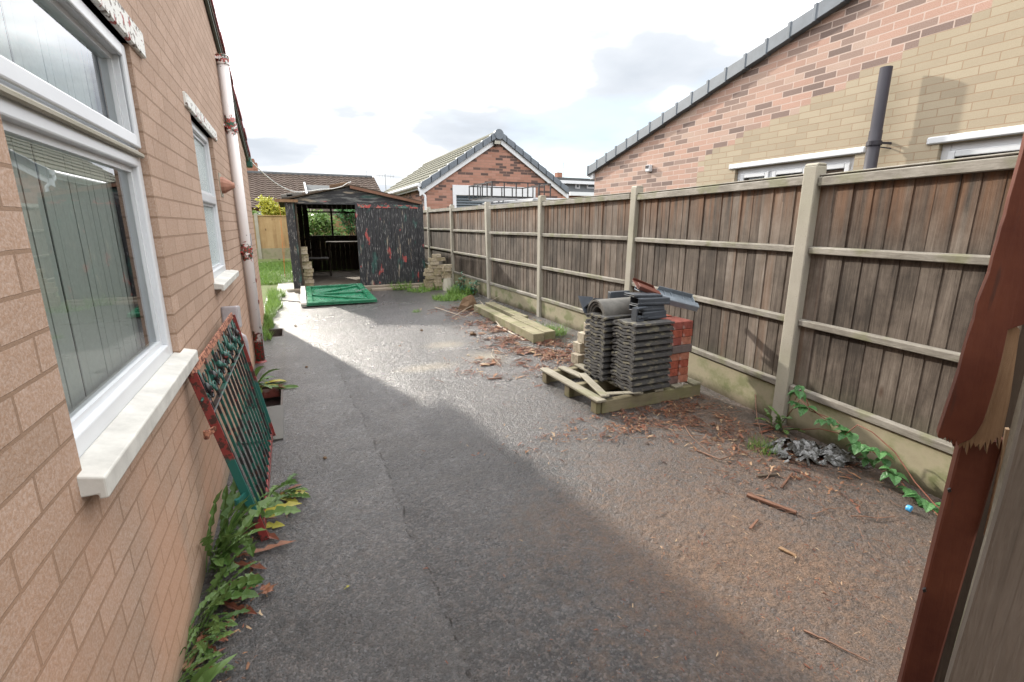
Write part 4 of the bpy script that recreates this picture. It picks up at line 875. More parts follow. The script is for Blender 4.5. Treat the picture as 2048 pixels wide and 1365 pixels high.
# rafters
m = MB()
for y in (13.3, 14.4, 15.5, 16.6):
    m.bar((SX0, y, EZs-.03), (rx, y, RZs-.03), .05, .07); m.bar((rx, y, RZs-.03), (SX1, y, EZs-.03), .05, .07)
m.build('rafters', M['old_wood'], SH)
m = MB(); m.b6(SX0+.2, 1.58, SY-.02, SY+.03, SZ-.02, SZ+.045); m.build('threshold', M['scrap'], SH)
# big plank door at the right, hung proud
dx0, dx1 = 1.52, 3.09; m = MB(); s = dx0+.08
while s < dx1-.02: w = min(.094, dx1-s); m.b6(s, s+w-.006, SY-.075-random.uniform(0, .004), SY-.05, SZ-.0+random.uniform(-.02, .02), 2.09); s += .094
dr = m.build('plank_door', M['peel_v'], SH)
m = MB(); m.b6(dx0, dx0+.085, SY-.085, SY-.03, SZ+.02, 2.10); m.build('door_stile', M['peel_v'], dr, bevel=.004)
m = MB(); m.b6(dx0+.06, dx1-.05, SY-.092, SY-.076, 2.0, 2.075); m.build('red_top_strip', M['red_strip'], dr)
m = MB(); m.b6(dx1-.01, dx1+.09, SY-.08, SY-.02, -.0, 2.13); m.build('jamb_board', M['peel_v'], SH, bevel=.004)
m = MB(); m.b6(1.75, 3.1, SY-.3, SY-.12, -.03, .06); tag(m.build('rough_step', M['floor_shed'], bevel=.02), 'low rough concrete step below the closed black shed door', 'step')
# things lying on the shed roof, and the cable to it
for (px, py, w, ry, lab) in ((588, 392, .34, 8, 'mossy stone lump on the lower left corner of the shed roof'), (575, 401, .26, 4, 'mossy brick piece on the left edge of the shed roof, nearest the golden shrub'), (677, 368, .42, 12, 'brown mossy slab lying near the peak of the shed roof')):
    q = P(px, py, 1, SY+.15); zr_ = stop_(max(SX0, q.x))+.05; m = MB(); m.box((q.x, SY+.15, zr_+.045), (w, .22, .085), rot('Y', -ry)); tag(m.build('rubble_piece', M['rubble'] if px > 600 else M['ridge_tile'], bevel=.015, seg=2), lab, 'rubble')
m = MB(); a = P(497, 330, 1, 9.45); pts = []
b = P(612, 383, 1, SY-.16)
for i in range(13): t = i/12; p = Vector((-.45, 9.42, 2.62)).lerp(b, t); p.z -= .35*4*t*(1-t)*.5; pts.append(p)
for px, py in ((625, 382), (640, 379), (655, 379), (670, 377), (685, 373), (694, 367), (702, 364)): q = P(px, py, 1, SY-.16); pts.append(q)
m.tube(pts, .009, 6); tag(m.build('white_cable', M['cable'], smooth=True), 'white cable sagging from the bungalow eave to the shed peak', 'cable')
m = MB(); pts = [P(562, 410, 1, SY-.08), P(562, 440, 1, SY-.08), P(564, 470, 1, SY-.08), P(568, 500, 1, SY-.08), P(569, 530, 1, SY-.07), P(572, 555, 1, SY-.07)]
for k in range(3): m.tube([p+Vector((random.uniform(-.04, .02), .02*k, random.uniform(-.02, .02))) for p in pts[k:]], .004, 4)
tag(m.build('orange_cable', M['cable_orange'], smooth=True), 'orange cable strands hanging down the left corner of the shed', 'cable')

# ---- green ledged door lying on the ground, far edge propped on the shed step
cn = [G(601, 617, .01), G(755, 605, .01), P(722, 571, 1, 12.35), P(601, 578, 1, 12.35)]
cn = [Vector((.09, 10.32, .02)), Vector((1.56, 10.30, .02)), Vector((1.58, 12.36, .15)), Vector((.10, 12.36, .17))]
cn[2] = P(723, 572, 1, 12.36); cn[3] = P(602, 579, 1, 12.36); print('door', cn)
DR = empty('green_door', (.8, 11.3, 0), 'green ledged and braced door lying flat in front of the shed', 'door')
def dp(u, v, h): a = cn[0].lerp(cn[1], u); b = cn[3].lerp(cn[2], u); p = a.lerp(b, v); return p+Vector((0, 0, h))
def dbar(mb, u0, v0, u1, v1, w, h0, h1):
    a, b = dp(u0, v0, 0), dp(u1, v1, 0); d = (b-a); n = Vector((-d.y, d.x, 0)).normalized()*w/2; mb.prism([a-n+Vector((0, 0, h0)), b-n+Vector((0, 0, h0)), b+n+Vector((0, 0, h0)), a+n+Vector((0, 0, h0))], (0, 0, h1-h0))
m = MB()
for k in range(14): a = k/14; b = (k+1)/14-.006; m.prism([dp(0, a, .01), dp(1, a, .01), dp(1, b, .01), dp(0, b, .01)], (0, 0, .02))
m.build('plank_panel', M['door_green'], DR)
m = MB(); dbar(m, .09, .03, 1, .03, .12, .03, .07); dbar(m, .09, .97, 1, .97, .12, .03, .07); dbar(m, .95, 0, .95, 1, .14, .031, .069); dbar(m, .12, 0, .12, 1, .10, .031, .069)
dbar(m, .17, .5, .9, .5, .10, .031, .069); fr = m.build('frame_rails', M['door_green'], DR, bevel=.006)
m = MB(); dbar(m, .17, .47, .9, .1, .09, .031, .064); dbar(m, .17, .53, .9, .9, .09, .031, .064); m.build('braces', M['door_green'], DR, bevel=.006)
m = MB(); m.prism([dp(0, 0, .0), dp(.07, 0, .0), dp(.07, 1, .0), dp(0, 1, .0)], (0, 0, .075)); m.build('white_stile', M['door_edge'], DR, bevel=.004)
m = MB(); dbar(m, .80, .46, 1.0, .62, .035, .07, .076); m.build('strap_hinge', M['steel'], DR)

# ================================================================ BRICKS
bm_ = MB(); bm_.box((0, 0, .0365), (.117, .243, .071)); BRK = {}
def make_brick(mat, dims):
    m = MB(); m.box((0, 0, dims[2]/2), dims); me_o = m.build('proto', M[mat], bevel=0, origin=(0, 0, 0)); me = me_o.data; bpy.data.objects.remove(me_o); bmm = bmesh.new(); bmm.from_mesh(me); bmesh.ops.bevel(bmm, geom=bmm.edges[:], offset=.004, segments=1, affect='EDGES'); bmm.to_mesh(me); bmm.free(); return me
def put(name, me, loc, rz=0, rx=0, ry=0, **k):
    o = bpy.data.objects.new(name, me); C.objects.link(o); o.location = loc; o.rotation_euler = (radians(rx), radians(ry), radians(rz)); return tag(o, **k)
red_me = make_brick('brick_red_one', (.243, .115, .071)); dark_me = make_brick('brick_dark_one', (.243, .115, .071)); buff_me = make_brick('brick_buff_one', (.215, .10, .085)); block_me = make_brick('block', (.22, .14, .108))
# red stack at the back right of the pallet: 9 courses
PT = .145; bx0, by0 = 3.10, 3.30
for k in range(8):
    z = PT+k*.0745; nm = ORD[7-k]+' course down' if k < 7 else 'top course'
    jx, jy = random.uniform(-.008, .008), random.uniform(-.008, .008)
    if k == 4:
        put('brick', dark_me, (bx0+.122+jx, by0+.06+jy, z), random.uniform(-2, 2), label='charcoal brick laid lengthways in the red brick stack on the pallet', cat='brick', group='bricks stacked on the pallet')
        put('brick', red_me, (bx0+.122+jx, by0+.19+jy, z), random.uniform(-2, 2), label='red brick laid lengthways behind the charcoal one in the pallet stack', cat='brick', group='bricks stacked on the pallet')
    else:
        for s, w in ((0, 'left'), (1, 'right')):
            put('brick', red_me, (bx0+.058+s*.122+jx, by0+.125+jy, z), 90+random.uniform(-2.5, 2.5), label=f'{w} end-on red brick in the {nm} of the pallet stack', cat='brick', group='bricks stacked on the pallet')
    if k == 7:
        for s in range(2): put('brick', red_me, (bx0+.058+s*.13, by0+.40, z), 90+random.uniform(-6, 6), label=f'red brick lying behind the {"left" if s == 0 else "right"} hand one of the top course', cat='brick', group='bricks stacked on the pallet')
    else: put('brick', red_me, (bx0+.122, by0+.335, z), random.uniform(-2, 2), label=f'red brick at the back of the {nm} of the pallet stack', cat='brick', group='bricks stacked on the pallet')
# grey buff blocks standing behind the tiles, stepped
q = [(0, .02, 0), (-.02, 0, 1), (.05, .03, 2), (.09, .0, 3), (.12, .0, 4)]
offs = [(2.90, 4.42), (2.84, 4.38), (2.90, 4.44), (2.93, 4.40), (2.98, 4.36)]
for k, (x, y) in enumerate(offs):
    put('concrete_block', block_me, (x, y, k*.112), random.uniform(-6, 6), label=f'grey buff block, {("lowest", "second up", "third up", "fourth up", "topmost")[k]} in the stepped pile behind the roof tiles', cat='block', group='stepped pile of blocks behind the tiles')
# old buff bricks piled at the right of the shed
def pile(x0, y0, rows, z0, h, lab, group, rzj=4, nm='buff_brick'):
    for k, offs_ in enumerate(rows):
        for j, ox in enumerate(offs_):
            side = '' if len(offs_) == 1 else ('left ', 'right ')[min(j, 1)] if len(offs_) == 2 else ('left ', 'middle ', 'right ')[j]
            place = 'bottom' if k == 0 else 'top' if k == len(rows)-1 else ORD[k]+' up'
            put(nm, buff_me, (x0+ox+random.uniform(-.012, .012), y0+random.uniform(-.015, .015), z0+k*h), random.uniform(-rzj, rzj), label=f'{side}{place} buff brick {lab}', cat='brick', group=group)
pile(3.10, 11.95, [[.03, .26], [.01, .24], [.0, .23], [.02, .25], [.0, .22], [.02, .24], [.12, .32], [.17], [.12, .33], [.22]], .0, .089, 'of the old pile between shed door and fence', 'bricks piled beside the shed', 7)
pile(3.52, 11.75, [[.0], [.03], [-.01], [.02]], .30, .085, 'of the short leaning pile touching the fence', 'short leaning brick pile', 14)
m = MB(); m.tube([(3.55, 11.72, -.02), (3.55, 11.74, .1), (3.54, 11.75, .3)], [.16, .15, .11], 9); tag(m.build('rubble_lump', M['concrete']), 'grey rubble lump under the short leaning brick pile', 'rubble')
pile(.335, 12.82, [[0], [.01], [-.01], [0], [.02], [0], [-.01]], SZ, .088, 'of the column inside the shed doorway', 'brick column in the shed doorway', 3)
pile(.27, 12.80, [[0], [.01], [-.005], [0]], SZ+.088*7+.001, .088, 'of the upper set, behind the jamb in the shed doorway', 'upper bricks in the shed doorway', 3)

# ================================================================ PALLET
PA = empty('pallet', (2.87, 3.77, 0), 'weathered wooden pallet carrying roof tiles and bricks, front left board broken', 'pallet')
px0, px1, py0, py1 = 2.27, 3.46, 3.25, 4.28
for y in (py0+.04, (py0+py1)/2, py1-.04):
    m = MB(); m.b6(px0+.06, px1, y-.035, y+.035, .0, .116); m.build('stringer', M['pallet_x'], PA, bevel=.006)
for x in (px0+.045,):
    for y in (py0+.06, (py0+py1)/2, py1-.06): m = MB(); m.b6(px0+.005, px0+.055, y-.045, y+.045, 0, .116); m.build('block', M['pallet_x'], PA, bevel=.006)
m = MB(); m.b6(px0-.01, px0+.085, py0-.02, py1+.02, .118, .140); m.build('deck_board', M['pallet'], PA, bevel=.004)
a, b, c_ = G(1124, 737, .14), G(1170, 754, .14), G(1212, 799, .14)
m = MB(); m.bar((2.50, 4.27, .13), (2.53, 3.86, .131), .02, .085, up=(1, 0, 0)); m.build('deck_board', M['pallet'], PA, bevel=.004)
m = MB(); m.bar((2.545, 3.92, .150), (2.37, 3.27, .152), .018, .075, up=(1, 0, 0)); m.build('broken_board', M['pallet'], PA, bevel=.004)
m = MB(); m.bar((2.40, 3.31, .160), (2.72, 3.24, .150), .014, .06, up=(0, 1, 0)); m.build('broken_board', M['pallet'], PA, bevel=.004)
for x in (2.72, 2.95, 3.18, 3.40): m = MB(); m.b6(x-.05, x+.05, py0, py1, .118, .140); m.build('deck_board', M['pallet'], PA, bevel=.004)

# ================================================================ ROOF TILES
def tile_mesh():
    L, Wd = .42, .33; prof = []
    n = 22
    for i in range(n+1):
        t = i/n; y = (t-.5)*Wd
        z = .012*(.5-.5*cos(t*4*pi)) if .06 < t < .94 else 0.
        if t <= .06: z = .008
        if t >= .94: z = -.006
        prof.append((y, z))
    m = MB(); vs = []
    top = [(y, z+.018) for y, z in prof]; bot = prof[::-1]; ring = top+bot; N = len(ring)
    for xx in (-L/2, L/2-.03, L/2): vs += [(xx, y, z if xx < L/2 else z-.002) for y, z in ring]
    fs = []
    for s in range(2):
        for i in range(N): fs.append((s*N+i, s*N+(i+1) % N, (s+1)*N+(i+1) % N, (s+1)*N+i))
    # end faces as quads between top and bottom
    for s in (0, 2):
        for i in range(n): fs.append((s*N+i, s*N+i+1, s*N+N-2-i, s*N+N-1-i))
    m.add(vs, fs)
    # nibs under the leading end
    for y in (-.12, -.02, .09): m.box((-L/2+.012, y, -.003), (.018, .045, .014))
    o = m.build('proto', M['tile'], origin=(0, 0, 0)); me = o.data; bpy.data.objects.remove(o); return me
tm = tile_mesh()
zt_ = P(1268, 650, 1, 3.23).z; PITCH_T = .0295; NT1 = int((zt_-PT)/PITCH_T); print('stack top', zt_, NT1)
NT1 = min(max(NT1, 18), 23)
for s, (cx, cy, n, where) in enumerate(((2.84, 3.405, NT1, 'front'), (2.80, 3.80, NT1, 'rear'))):
    for k in range(n):
        pos = 'topmost' if k == n-1 else ('lowest' if k == 0 else ORD[n-1-k]+' from the top')
        put('roof_tile', tm, (cx+random.uniform(-.006, .006), cy+random.uniform(-.004, .004)+(.004 if k % 2 else -.004), PT+.006+k*PITCH_T), random.uniform(-.7, .7)+(180 if k % 2 else 0), random.uniform(-.3, .3), random.uniform(-.2, .2), label=f'dark concrete roof tile, {pos} of the {where} stack on the pallet', cat='roof tile', group=f'roof tiles in the {where} stack')
TZ = PT+.006+NT1*PITCH_T+.01
# half round ridge tiles nested on the rear stack
for k, (r, lab) in enumerate(((.150, 'outermost and largest half round ridge tile nested on the rear tile stack'), (.125, 'middle half round ridge tile of the nested three'), (.10, 'innermost half round ridge tile of the nested three'))):
    m = MB(); x0, x1 = 2.62+k*.012, 3.07-k*.01; cy, cz = 3.84, TZ-.02-k*.003; n = 18; vs = []; fs = []
    for x in (x0, x1):
        for rr in (r, r-.018):
            for i in range(n+1): a = radians(-4)+pi*1.045*i/n; vs.append((x, cy+rr*cos(a), cz+rr*sin(a)*.95))
    Q = n+1
    for i in range(n): fs += [(i, i+1, 2*Q+i+1, 2*Q+i), (Q+i+1, Q+i, 3*Q+i, 3*Q+i+1), (i+1, i, Q+i, Q+i+1), (2*Q+i, 2*Q+i+1, 3*Q+i+1, 3*Q+i)]
    fs += [(0, Q, 3*Q, 2*Q), (Q-1, 3*Q-1, 4*Q-1, 2*Q-1)][:1]+[(n, 2*Q+n, 3*Q+n, Q+n)]
    m.add(vs, fs); o = m.build('ridge_tile', M['ridge_tile']); tag(o, lab, 'ridge tile', 'nested ridge tiles')
    for f in o.data.polygons: f.use_smooth = True
    o.modifiers.new('e', 'EDGE_SPLIT').split_angle = radians(40)
# moulded plastic verge units
def verge_unit(loc, L, w, h, R, mat, label, ribs=True, name='verge_unit', lid=True):
    m = MB(); t = .006; Q = R
    def bx_(c, d): m.box(Vector(loc)+Q @ Vector(c), d, Q)
    bx_((0, 0, 0), (L, w, t)); bx_((0, -w/2, h/2), (L, t, h)); bx_((0, w/2, h/2-.005), (L, t, h-.01))
    if lid: bx_((0, -w/2+.03, h), (L, .06, t)); bx_((L/2-.005, 0, h*.3), (t, w, h*.6))
    if ribs:
        for k in (-.32, -.12, .22): bx_((L*k, 0, .008), (.006, w, .014))
    o = m.build(name, M[mat], bevel=.002); return tag(o, label, 'verge unit' if name == 'verge_unit' else 'tray', 'plastic verge units on the tile stacks' if name == 'verge_unit' else None)
def E3(rx, ry, rz): return rot('Z', rz) @ rot('Y', ry) @ rot('X', rx)
D = 'dryverge'
verge_unit((2.98, 3.50, TZ+.002), .30, .17, .068, E3(90, 0, 3) @ rot('X', 0), D, 'lowest dark grey plastic verge unit, lying on the front tile stack') if 0 else None
def long_unit(x0, x1, y, z, h, w, rz, label, mat=D, ry=0):
    R = E3(0, ry, rz); c = Vector(((x0+x1)/2, y, z)); L = x1-x0; m = MB()
    def bx_(cc, d): m.box(c+R @ Vector(cc), d, R)
    bx_((0, 0, h), (L, w, .008)); bx_((0, -w/2, h/2), (L, .008, h)); bx_((0, w/2, h/2), (L, .008, h)); bx_((-L*.22, -w/2-.004, h/2), (L*.5, .006, h*.9)); bx_((L*.0, -w/2-.006, .012), (L, .01, .02))
    bx_((-L/2+.004, 0, .004), (.008, w, .008))
    return tag(m.build('verge_unit', M[mat], bevel=.003), label, 'verge unit', 'plastic verge units on the tile stacks')
long_unit(2.78, 3.06, 3.42, TZ-.004, .066, .12, 2, 'lowest dark grey plastic verge unit on the front tile stack, box shaped')
long_unit(2.76, 3.05, 3.45, TZ+.066, .048, .13, -2, 'second dark grey plastic verge unit up, its end a hollow square')
long_unit(2.76, 3.10, 3.44, TZ+.120, .060, .12, -4, 'third dark grey plastic verge unit up, scuffed along its side', ry=2)
long_unit(2.74, 3.05, 3.50, TZ+.186, .020, .15, -1, 'thin flat black verge unit topping the pile on the front tile stack', ry=3)
m = MB(); R = E3(0, 0, 0); m.box((2.69, 3.43, TZ+.055), (.008, .10, .115)); m.box((2.74, 3.38, TZ+.11), (.11, .006, .006)); m.box((2.74, 3.48, TZ+.11), (.11, .006, .006)); m.box((2.74, 3.43, TZ-.0), (.11, .10, .006)); m.v = [Vector(v) for v in m.v]
m = MB()
for a, b in (((2.70, 3.36, TZ), (2.70, 3.36, TZ+.105)), ((2.70, 3.36, TZ+.105), (2.82, 3.36, TZ+.11)), ((2.70, 3.36, TZ), (2.78, 3.36, TZ)), ((2.74, 3.37, TZ+.02), (2.84, 3.37, TZ+.03))): m.bar(a, b, .012, .07, up=(0, 1, 0))
tag(m.build('clip_frame', M[D]), 'small square plastic clip frame on the left edge of the front tile stack', 'plastic clip')
verge_unit((3.02, 3.62, TZ+.235), .27, .15, .035, E3(32, 20, 0), 'tray_brown', 'brown plastic tray tilted up on top of the tile stack', False, 'plastic_tray', True)
long_unit(2.98, 3.36, 3.66, TZ+.15, .03, .16, -24, 'pale dusty grey verge unit leaning down from the tray towards the bricks', 'dryverge_pale', ry=17)
verge_unit((3.30, 3.50, TZ+.12), .36, .21, .055, E3(30, 14, -18), 'dryverge_pale', 'large open backed grey verge unit lying face down on the red bricks')
m = MB(); m.box((2.68, 4.06, TZ+.035), (.20, .008, .20), E3(-38, 8, 10)); m.box((2.72, 3.98, TZ+.06), (.20, .008, .16), E3(48, 8, 10)); tag(m.build('verge_unit', M[D], bevel=.002), 'bent dark grey plastic piece behind the nested ridge tiles', 'verge unit', 'plastic verge units on the tile stacks')
m = MB(); m.b6(2.9, 3.14, 4.0, 4.05, TZ+.02, TZ+.16); tag(m.build('verge_unit', M[D], bevel=.004), 'upright grey plastic piece standing behind the ridge tiles by the post', 'verge unit', 'plastic verge units on the tile stacks')

# ================================================================ TIMBER BEAMS
for pts, lab in ((((2.95, 5.80), (3.07, 8.55)), 'long front timber beam lying on the tarmac by the fence'), (((3.16, 5.86), (3.22, 7.15)), 'short timber beam lying between the long beam and the fence'), (((3.31, 7.05), (3.36, 8.7)), 'far timber beam lying against the gravel board under the post')):
    (xa, ya), (xb, yb) = pts; m = MB(); m.bar((xa+.09, ya, .063), (xb+.09, yb, .063), .18, .125, up=(0, 0, 1)) if 0 else m.prism([(xa, ya, .0), (xa+.185, ya+.02, .0), (xa+.185, ya+.02, .128), (xa, ya, .13)], (xb-xa, yb-ya, 0)); tag(m.build('timber_beam', M['beam'], bevel=.008, seg=2), lab, 'timber beam', 'timber beams by the fence')
m = MB(); m.tube([(3.02, 8.83, -.02), (3.03, 8.83, .05), (3.08, 8.84, .16), (3.12, 8.86, .25)], [.18, .17, .13, .05], 9)
for i, v in enumerate(m.v): m.v[i] = v+Vector((random.uniform(-.03, .03), random.uniform(-.03, .03), random.uniform(-.02, .02)))
tag(m.build('mud_lump', M['rubble']), 'brown lump of mud and roots at the far end of the beams', 'lump')
# ================================================================ IRON GATE
A0, B0, T0, T1 = Vector((-.262, 2.54, 0.0)), Vector((-.255, 3.86, .03)), Vector((-.470, 2.56, .93)), Vector((-.425, 3.93, .97))
GT = empty('iron_gate', (-.35, 3.2, 0), 'rusty green and red wrought iron gate leaning against the bungalow wall', 'gate')
gn = (B0-A0).cross(T0-A0).normalized()
def gp(u, v, o=0.): return A0.lerp(B0, u).lerp(T0.lerp(T1, u), v)+gn*o
def gbar(u0, v0, u1, v1, w, h, mb): a, b = gp(u0, v0), gp(u1, v1); mb.bar(a, b, w, h, up=gn)
m = MB(); gbar(0, 0, 0, 1, .012, .04, m); gbar(.012, 0, .012, 1, .035, .008, m); m.build('stile', M['gate_red'], GT, bevel=.002)
m = MB(); gbar(1, 0, 1, 1, .012, .038, m); m.build('stile', M['gate_red'], GT, bevel=.002)
m = MB(); gbar(-.005, 1, 1.005, 1, .040, .010, m); m.build('top_rail', M['gate_rust'], GT, bevel=.002)
m = MB(); gbar(0, .035, 1, .035, .034, .010, m); m.build('bottom_rail', M['gate_red'], GT, bevel=.002)
m = MB(); gbar(0, .77, 1, .77, .010, .030, m); m.build('middle_rail', M['gate'], GT, bevel=.002)
for k in range(13): u = (k+.75)/13.4; m = MB(); gbar(u, .035, u, .77 if k % 2 else .99, .013, .013, m); m.build('bar', M['gate'], GT)
for k in range(7):
    u0 = (k+.5)/7; m = MB()
    for s in (-1, 1):
        pts = []
        for i in range(20): t = i/19; a = t*3.6*pi*.62; r = (1-t*.8); pts.append(gp(u0+s*(.002+.058*(1-r*cos(a))), .80+.155*t*.9+.035*r*sin(a)))
        m.tube(pts, .006, 5)
        pts = []
        for i in range(14): t = i/13; a = t*2.4*pi; r = .034*(1-t*.75); pts.append(gp(u0+s*.035+s*r*cos(a)*.75, .835+r*sin(a)*1.1, .006))
        m.tube(pts, .006, 5)
    m.tube([gp(u0, .775), gp(u0, .985)], .008, 6); m.tube([gp(u0, .85, .01), gp(u0, .88, .012), gp(u0, .91, .01)], [.006, .018, .006], 8)
    m.build('scroll', M['gate'], GT, smooth=True)
for v in (.70, .30): m = MB(); a = gp(0, v); m.bar(a, a+Vector((-.03, -.075, .0)), .012, .025); m.tube([a+Vector((-.03, -.075, -.02)), a+Vector((-.03, -.075, .02))], .012, 8); m.build('hinge_eye', M['gate_rust'] if v > .5 else M['gate_red'], GT)

# ================================================================ PLANTS
def leaf(mb, b, az, el, L, w, droop=1.2, jag=0., fold=.25, n=9, taper=.35):
    """arching strip leaf with a folded midrib"""
    p = Vector(b); vs = []; fs = []; h = Vector((cos(az), sin(az), 0)); sd_ = Vector((-sin(az), cos(az), 0)); e = el; twist = random.uniform(-.4, .4)
    for i in range(n+1):
        t = i/n; ww = w*(sin(pi*min(1, max(0., (t*.92+.08)))**.8) if jag == 0 else (t**.95)*(1-t**5)**.5*1.15+.05)
        if jag: ww *= (1-jag*random.uniform(.6, 1)) if i % 2 else random.uniform(.8, 1.1)
        up = Vector((-h.x*sin(e), -h.y*sin(e), cos(e))); s2 = sd_*cos(twist*t)+up*sin(twist*t)
        back = -(h*cos(e)+Vector((0, 0, sin(e))))*(0 if i % 2 else ww*.5) if jag else Vector()
        vs += [p-s2*ww+up*ww*fold+back, p.copy(), p+s2*ww+up*ww*fold+back]
        p = p+(h*cos(e)+Vector((0, 0, sin(e))))*(L/n); e -= droop/n
        if p.z < .006: p.z = .006+random.uniform(0, .004); e = max(e, .0)
    for i in range(n): a = i*3; fs += [(a, a+1, a+4, a+3), (a+1, a+2, a+5, a+4)]
    mb.add(vs, fs)
def lobed(mb, b, az, el, L, w, droop):
    p = Vector(b); vs = []; fs = []; e = el; n = 22; tw = random.uniform(-.8, .8); ca = random.uniform(-.5, .5)
    for i in range(n+1):
        t = i/n; h = Vector((cos(az), sin(az), 0)); sd_ = Vector((-sin(az), cos(az), 0)); ww = w*(.14 if t < .18 else .14+.86*min(1, (t-.18)/.45))*(1 if t < .85 else max(.05, 1-((t-.85)/.15)**2)); k = (1.08, .8, .42)[i % 3] if .15 < t < .9 else 1
        k1, k2 = k*random.uniform(.8, 1.15), k*random.uniform(.8, 1.15); up = Vector((-h.x*sin(e), -h.y*sin(e), cos(e))); s2 = sd_*cos(tw*t)+up*sin(tw*t); back = -(h*cos(e)+Vector((0, 0, sin(e))))*(w*.28 if i % 3 == 0 else 0)
        vs += [p-s2*ww*k1+up*ww*random.uniform(.15, .45)+back, p.copy(), p+s2*ww*k2+up*ww*random.uniform(.15, .45)+back]
        p = p+(h*cos(e)+Vector((0, 0, sin(e))))*(L/n); e -= droop/n*(.4+1.2*t); az += ca/n+random.uniform(-.06, .06)
        if p.z < .006: p.z = .008+random.uniform(0, .006); e = max(e, .0)
    for i in range(n): a = i*3; fs += [(a, a+1, a+4, a+3), (a+1, a+2, a+5, a+4)]
    mb.add(vs, fs)
def weed(name, loc, n, L, label, cat='weed', group=None, w=.028, jag=.6, el=(.5, 1.3), droop=(.9, 1.9), az=(-pi, pi), mat='leaf', yellow=0):
    r = empty(name, loc, label, cat, group); m = MB(); m.open = True; n = int(n*1.15)
    for i in range(n):
        l = L*random.uniform(.35, 1.12); (leaf(m, Vector(loc)+Vector((random.uniform(-.03, .03), random.uniform(-.03, .03), 0)), random.uniform(*az), random.uniform(*el), l, w*random.uniform(.7, 1.2), random.uniform(*droop), jag, random.uniform(.1, .4), 16) if jag < .3 else lobed(m, Vector(loc)+Vector((random.uniform(-.04, .04), random.uniform(-.07, .07), 0)), random.uniform(*az), random.uniform(*el), l, w*.8*random.uniform(.6, 1.15), random.uniform(*droop)*.8))
    m.build('leaves', M[mat], r)
    m = MB(); m.open = True
    for i in range(3): leaf(m, Vector(loc), random.uniform(*az), random.uniform(.0, .4), L*random.uniform(.5, .9), w*.8, random.uniform(.3, 1), jag, .5, 12)
    m.build('dead_leaves', M['leaf_brown'], r)
    if yellow:
        m = MB(); m.open = True
        for i in range(yellow): leaf(m, Vector(loc), random.uniform(*az), random.uniform(.2, .6), L*random.uniform(.6, 1), w, random.uniform(.6, 1), jag, .2, 12)
        m.build('yellow_leaves', M['leaf_yellow'], r)
    return r
EA = (-.9, 1.4)
gr = 'weeds growing along the bungalow wall'
weed('dandelion', (-.47, 2.42, 0), 24, .42, 'tall leafy dandelion clump against the wall, left of the leaning gate foot', 'weed', gr, .034, .62, (.8, 1.45), (.6, 1.6), (-1.6, 1.6))
weed('dandelion', (-.40, 2.72, 0), 16, .34, 'dandelion clump growing through the bars of the leaning gate', 'weed', gr, .034, .6, (.4, 1.2), (.9, 1.6), (-1.4, 1.0), yellow=3)
weed('dandelion', (-.24, 2.95, 0), 9, .24, 'weed with yellowing leaves at the bottom rail of the leaning gate', 'weed', gr, .028, .6, (.3, 1.1), (.8, 1.4), (-1.2, 1.0), yellow=4)
weed('dandelion', (-.47, 2.16, 0), 15, .30, 'dandelion clump by the wall just in front of the gate foot', 'weed', gr, .034, .62, (.3, 1.1), (.9, 1.8), (-1.5, .8))
weed('dandelion', (-.49, 1.97, 0), 26, .20, 'low toothed weed clump by the wall in the foreground', 'weed', gr, .016, .6, (.2, 1.3), (.8, 1.8), (-1.6, 1.3))
weed('dandelion', (-.49, 1.80, 0), 18, .16, 'small feathery weed nearest the bottom left corner of the drive', 'weed', gr, .013, .6, (.2, 1.2), (.8, 1.8), (-1.5, 1.3))
weed('broadleaf_weed', (-.50, 1.62, 0), 7, .24, 'broad smooth green leaves at the wall foot by the bottom edge of the photo', 'weed', gr, .022, 0, (.7, 1.3), (.4, 1.2), (-1.4, 1.2))
weed('broadleaf_weed', (-.46, 5.25, 0), 10, .40, 'pointed leaf weed rosette at the wall between gate and white downpipe', 'weed', gr, .040, .15, (.3, 1.2), (.8, 1.5), (-1.3, 1.2), yellow=2)
q = G(1548, 868); weed('dandelion', (q.x+.1, q.y+.05, 0), 12, .24, 'green dandelion clump at the foot of the nearest fence post', 'weed', None, .026, .4, (.4, 1.2), (.9, 1.7), (1.2, 5.2))
def tuft(name, loc, n, h, sp, label=None, cat='grass tuft', group=None, mat='grass', w=.004, lean=.6):
    m = MB(); m.open = True; loc = Vector(loc)
    for i in range(n):
        a = random.uniform(0, 2*pi); r = sp*sqrt(random.random()); b = loc+Vector((cos(a)*r, sin(a)*r*1., 0)); az = random.uniform(0, 2*pi); L = h*random.uniform(.4, 1.1); e = pi/2-random.uniform(.05, lean); hh = Vector((cos(az), sin(az), 0)); s = Vector((-sin(az), cos(az), 0)); p = b.copy(); vs = []
        for k in range(4):
            ww = w*(1-k/3.2); vs += [p-s*ww, p+s*ww]; p = p+(hh*cos(e)+Vector((0, 0, sin(e))))*L/3; e -= random.uniform(.1, .5)
        m.add(vs, [(0, 1, 3, 2), (2, 3, 5, 4), (4, 5, 7, 6)])
    o = m.build(name, M[mat], origin=loc); return tag(o, label, cat, group) if label else o
q = G(1525, 900); tuft('grass_tuft', (q.x, q.y, 0), 160, .11, .11, 'small fine grass tuft beside the crumpled polythene', w=.002)
tuft('grass_tuft', (3.47, 6.15, .02), 420, .20, .20, 'bright grass tuft between the timber beams and the gravel board', w=.0035, lean=.9)
tuft('grass_tuft', (3.36, 6.75, .03), 160, .13, .15, 'thin grass patch further along the gravel board above the beams', w=.003, lean=.9)
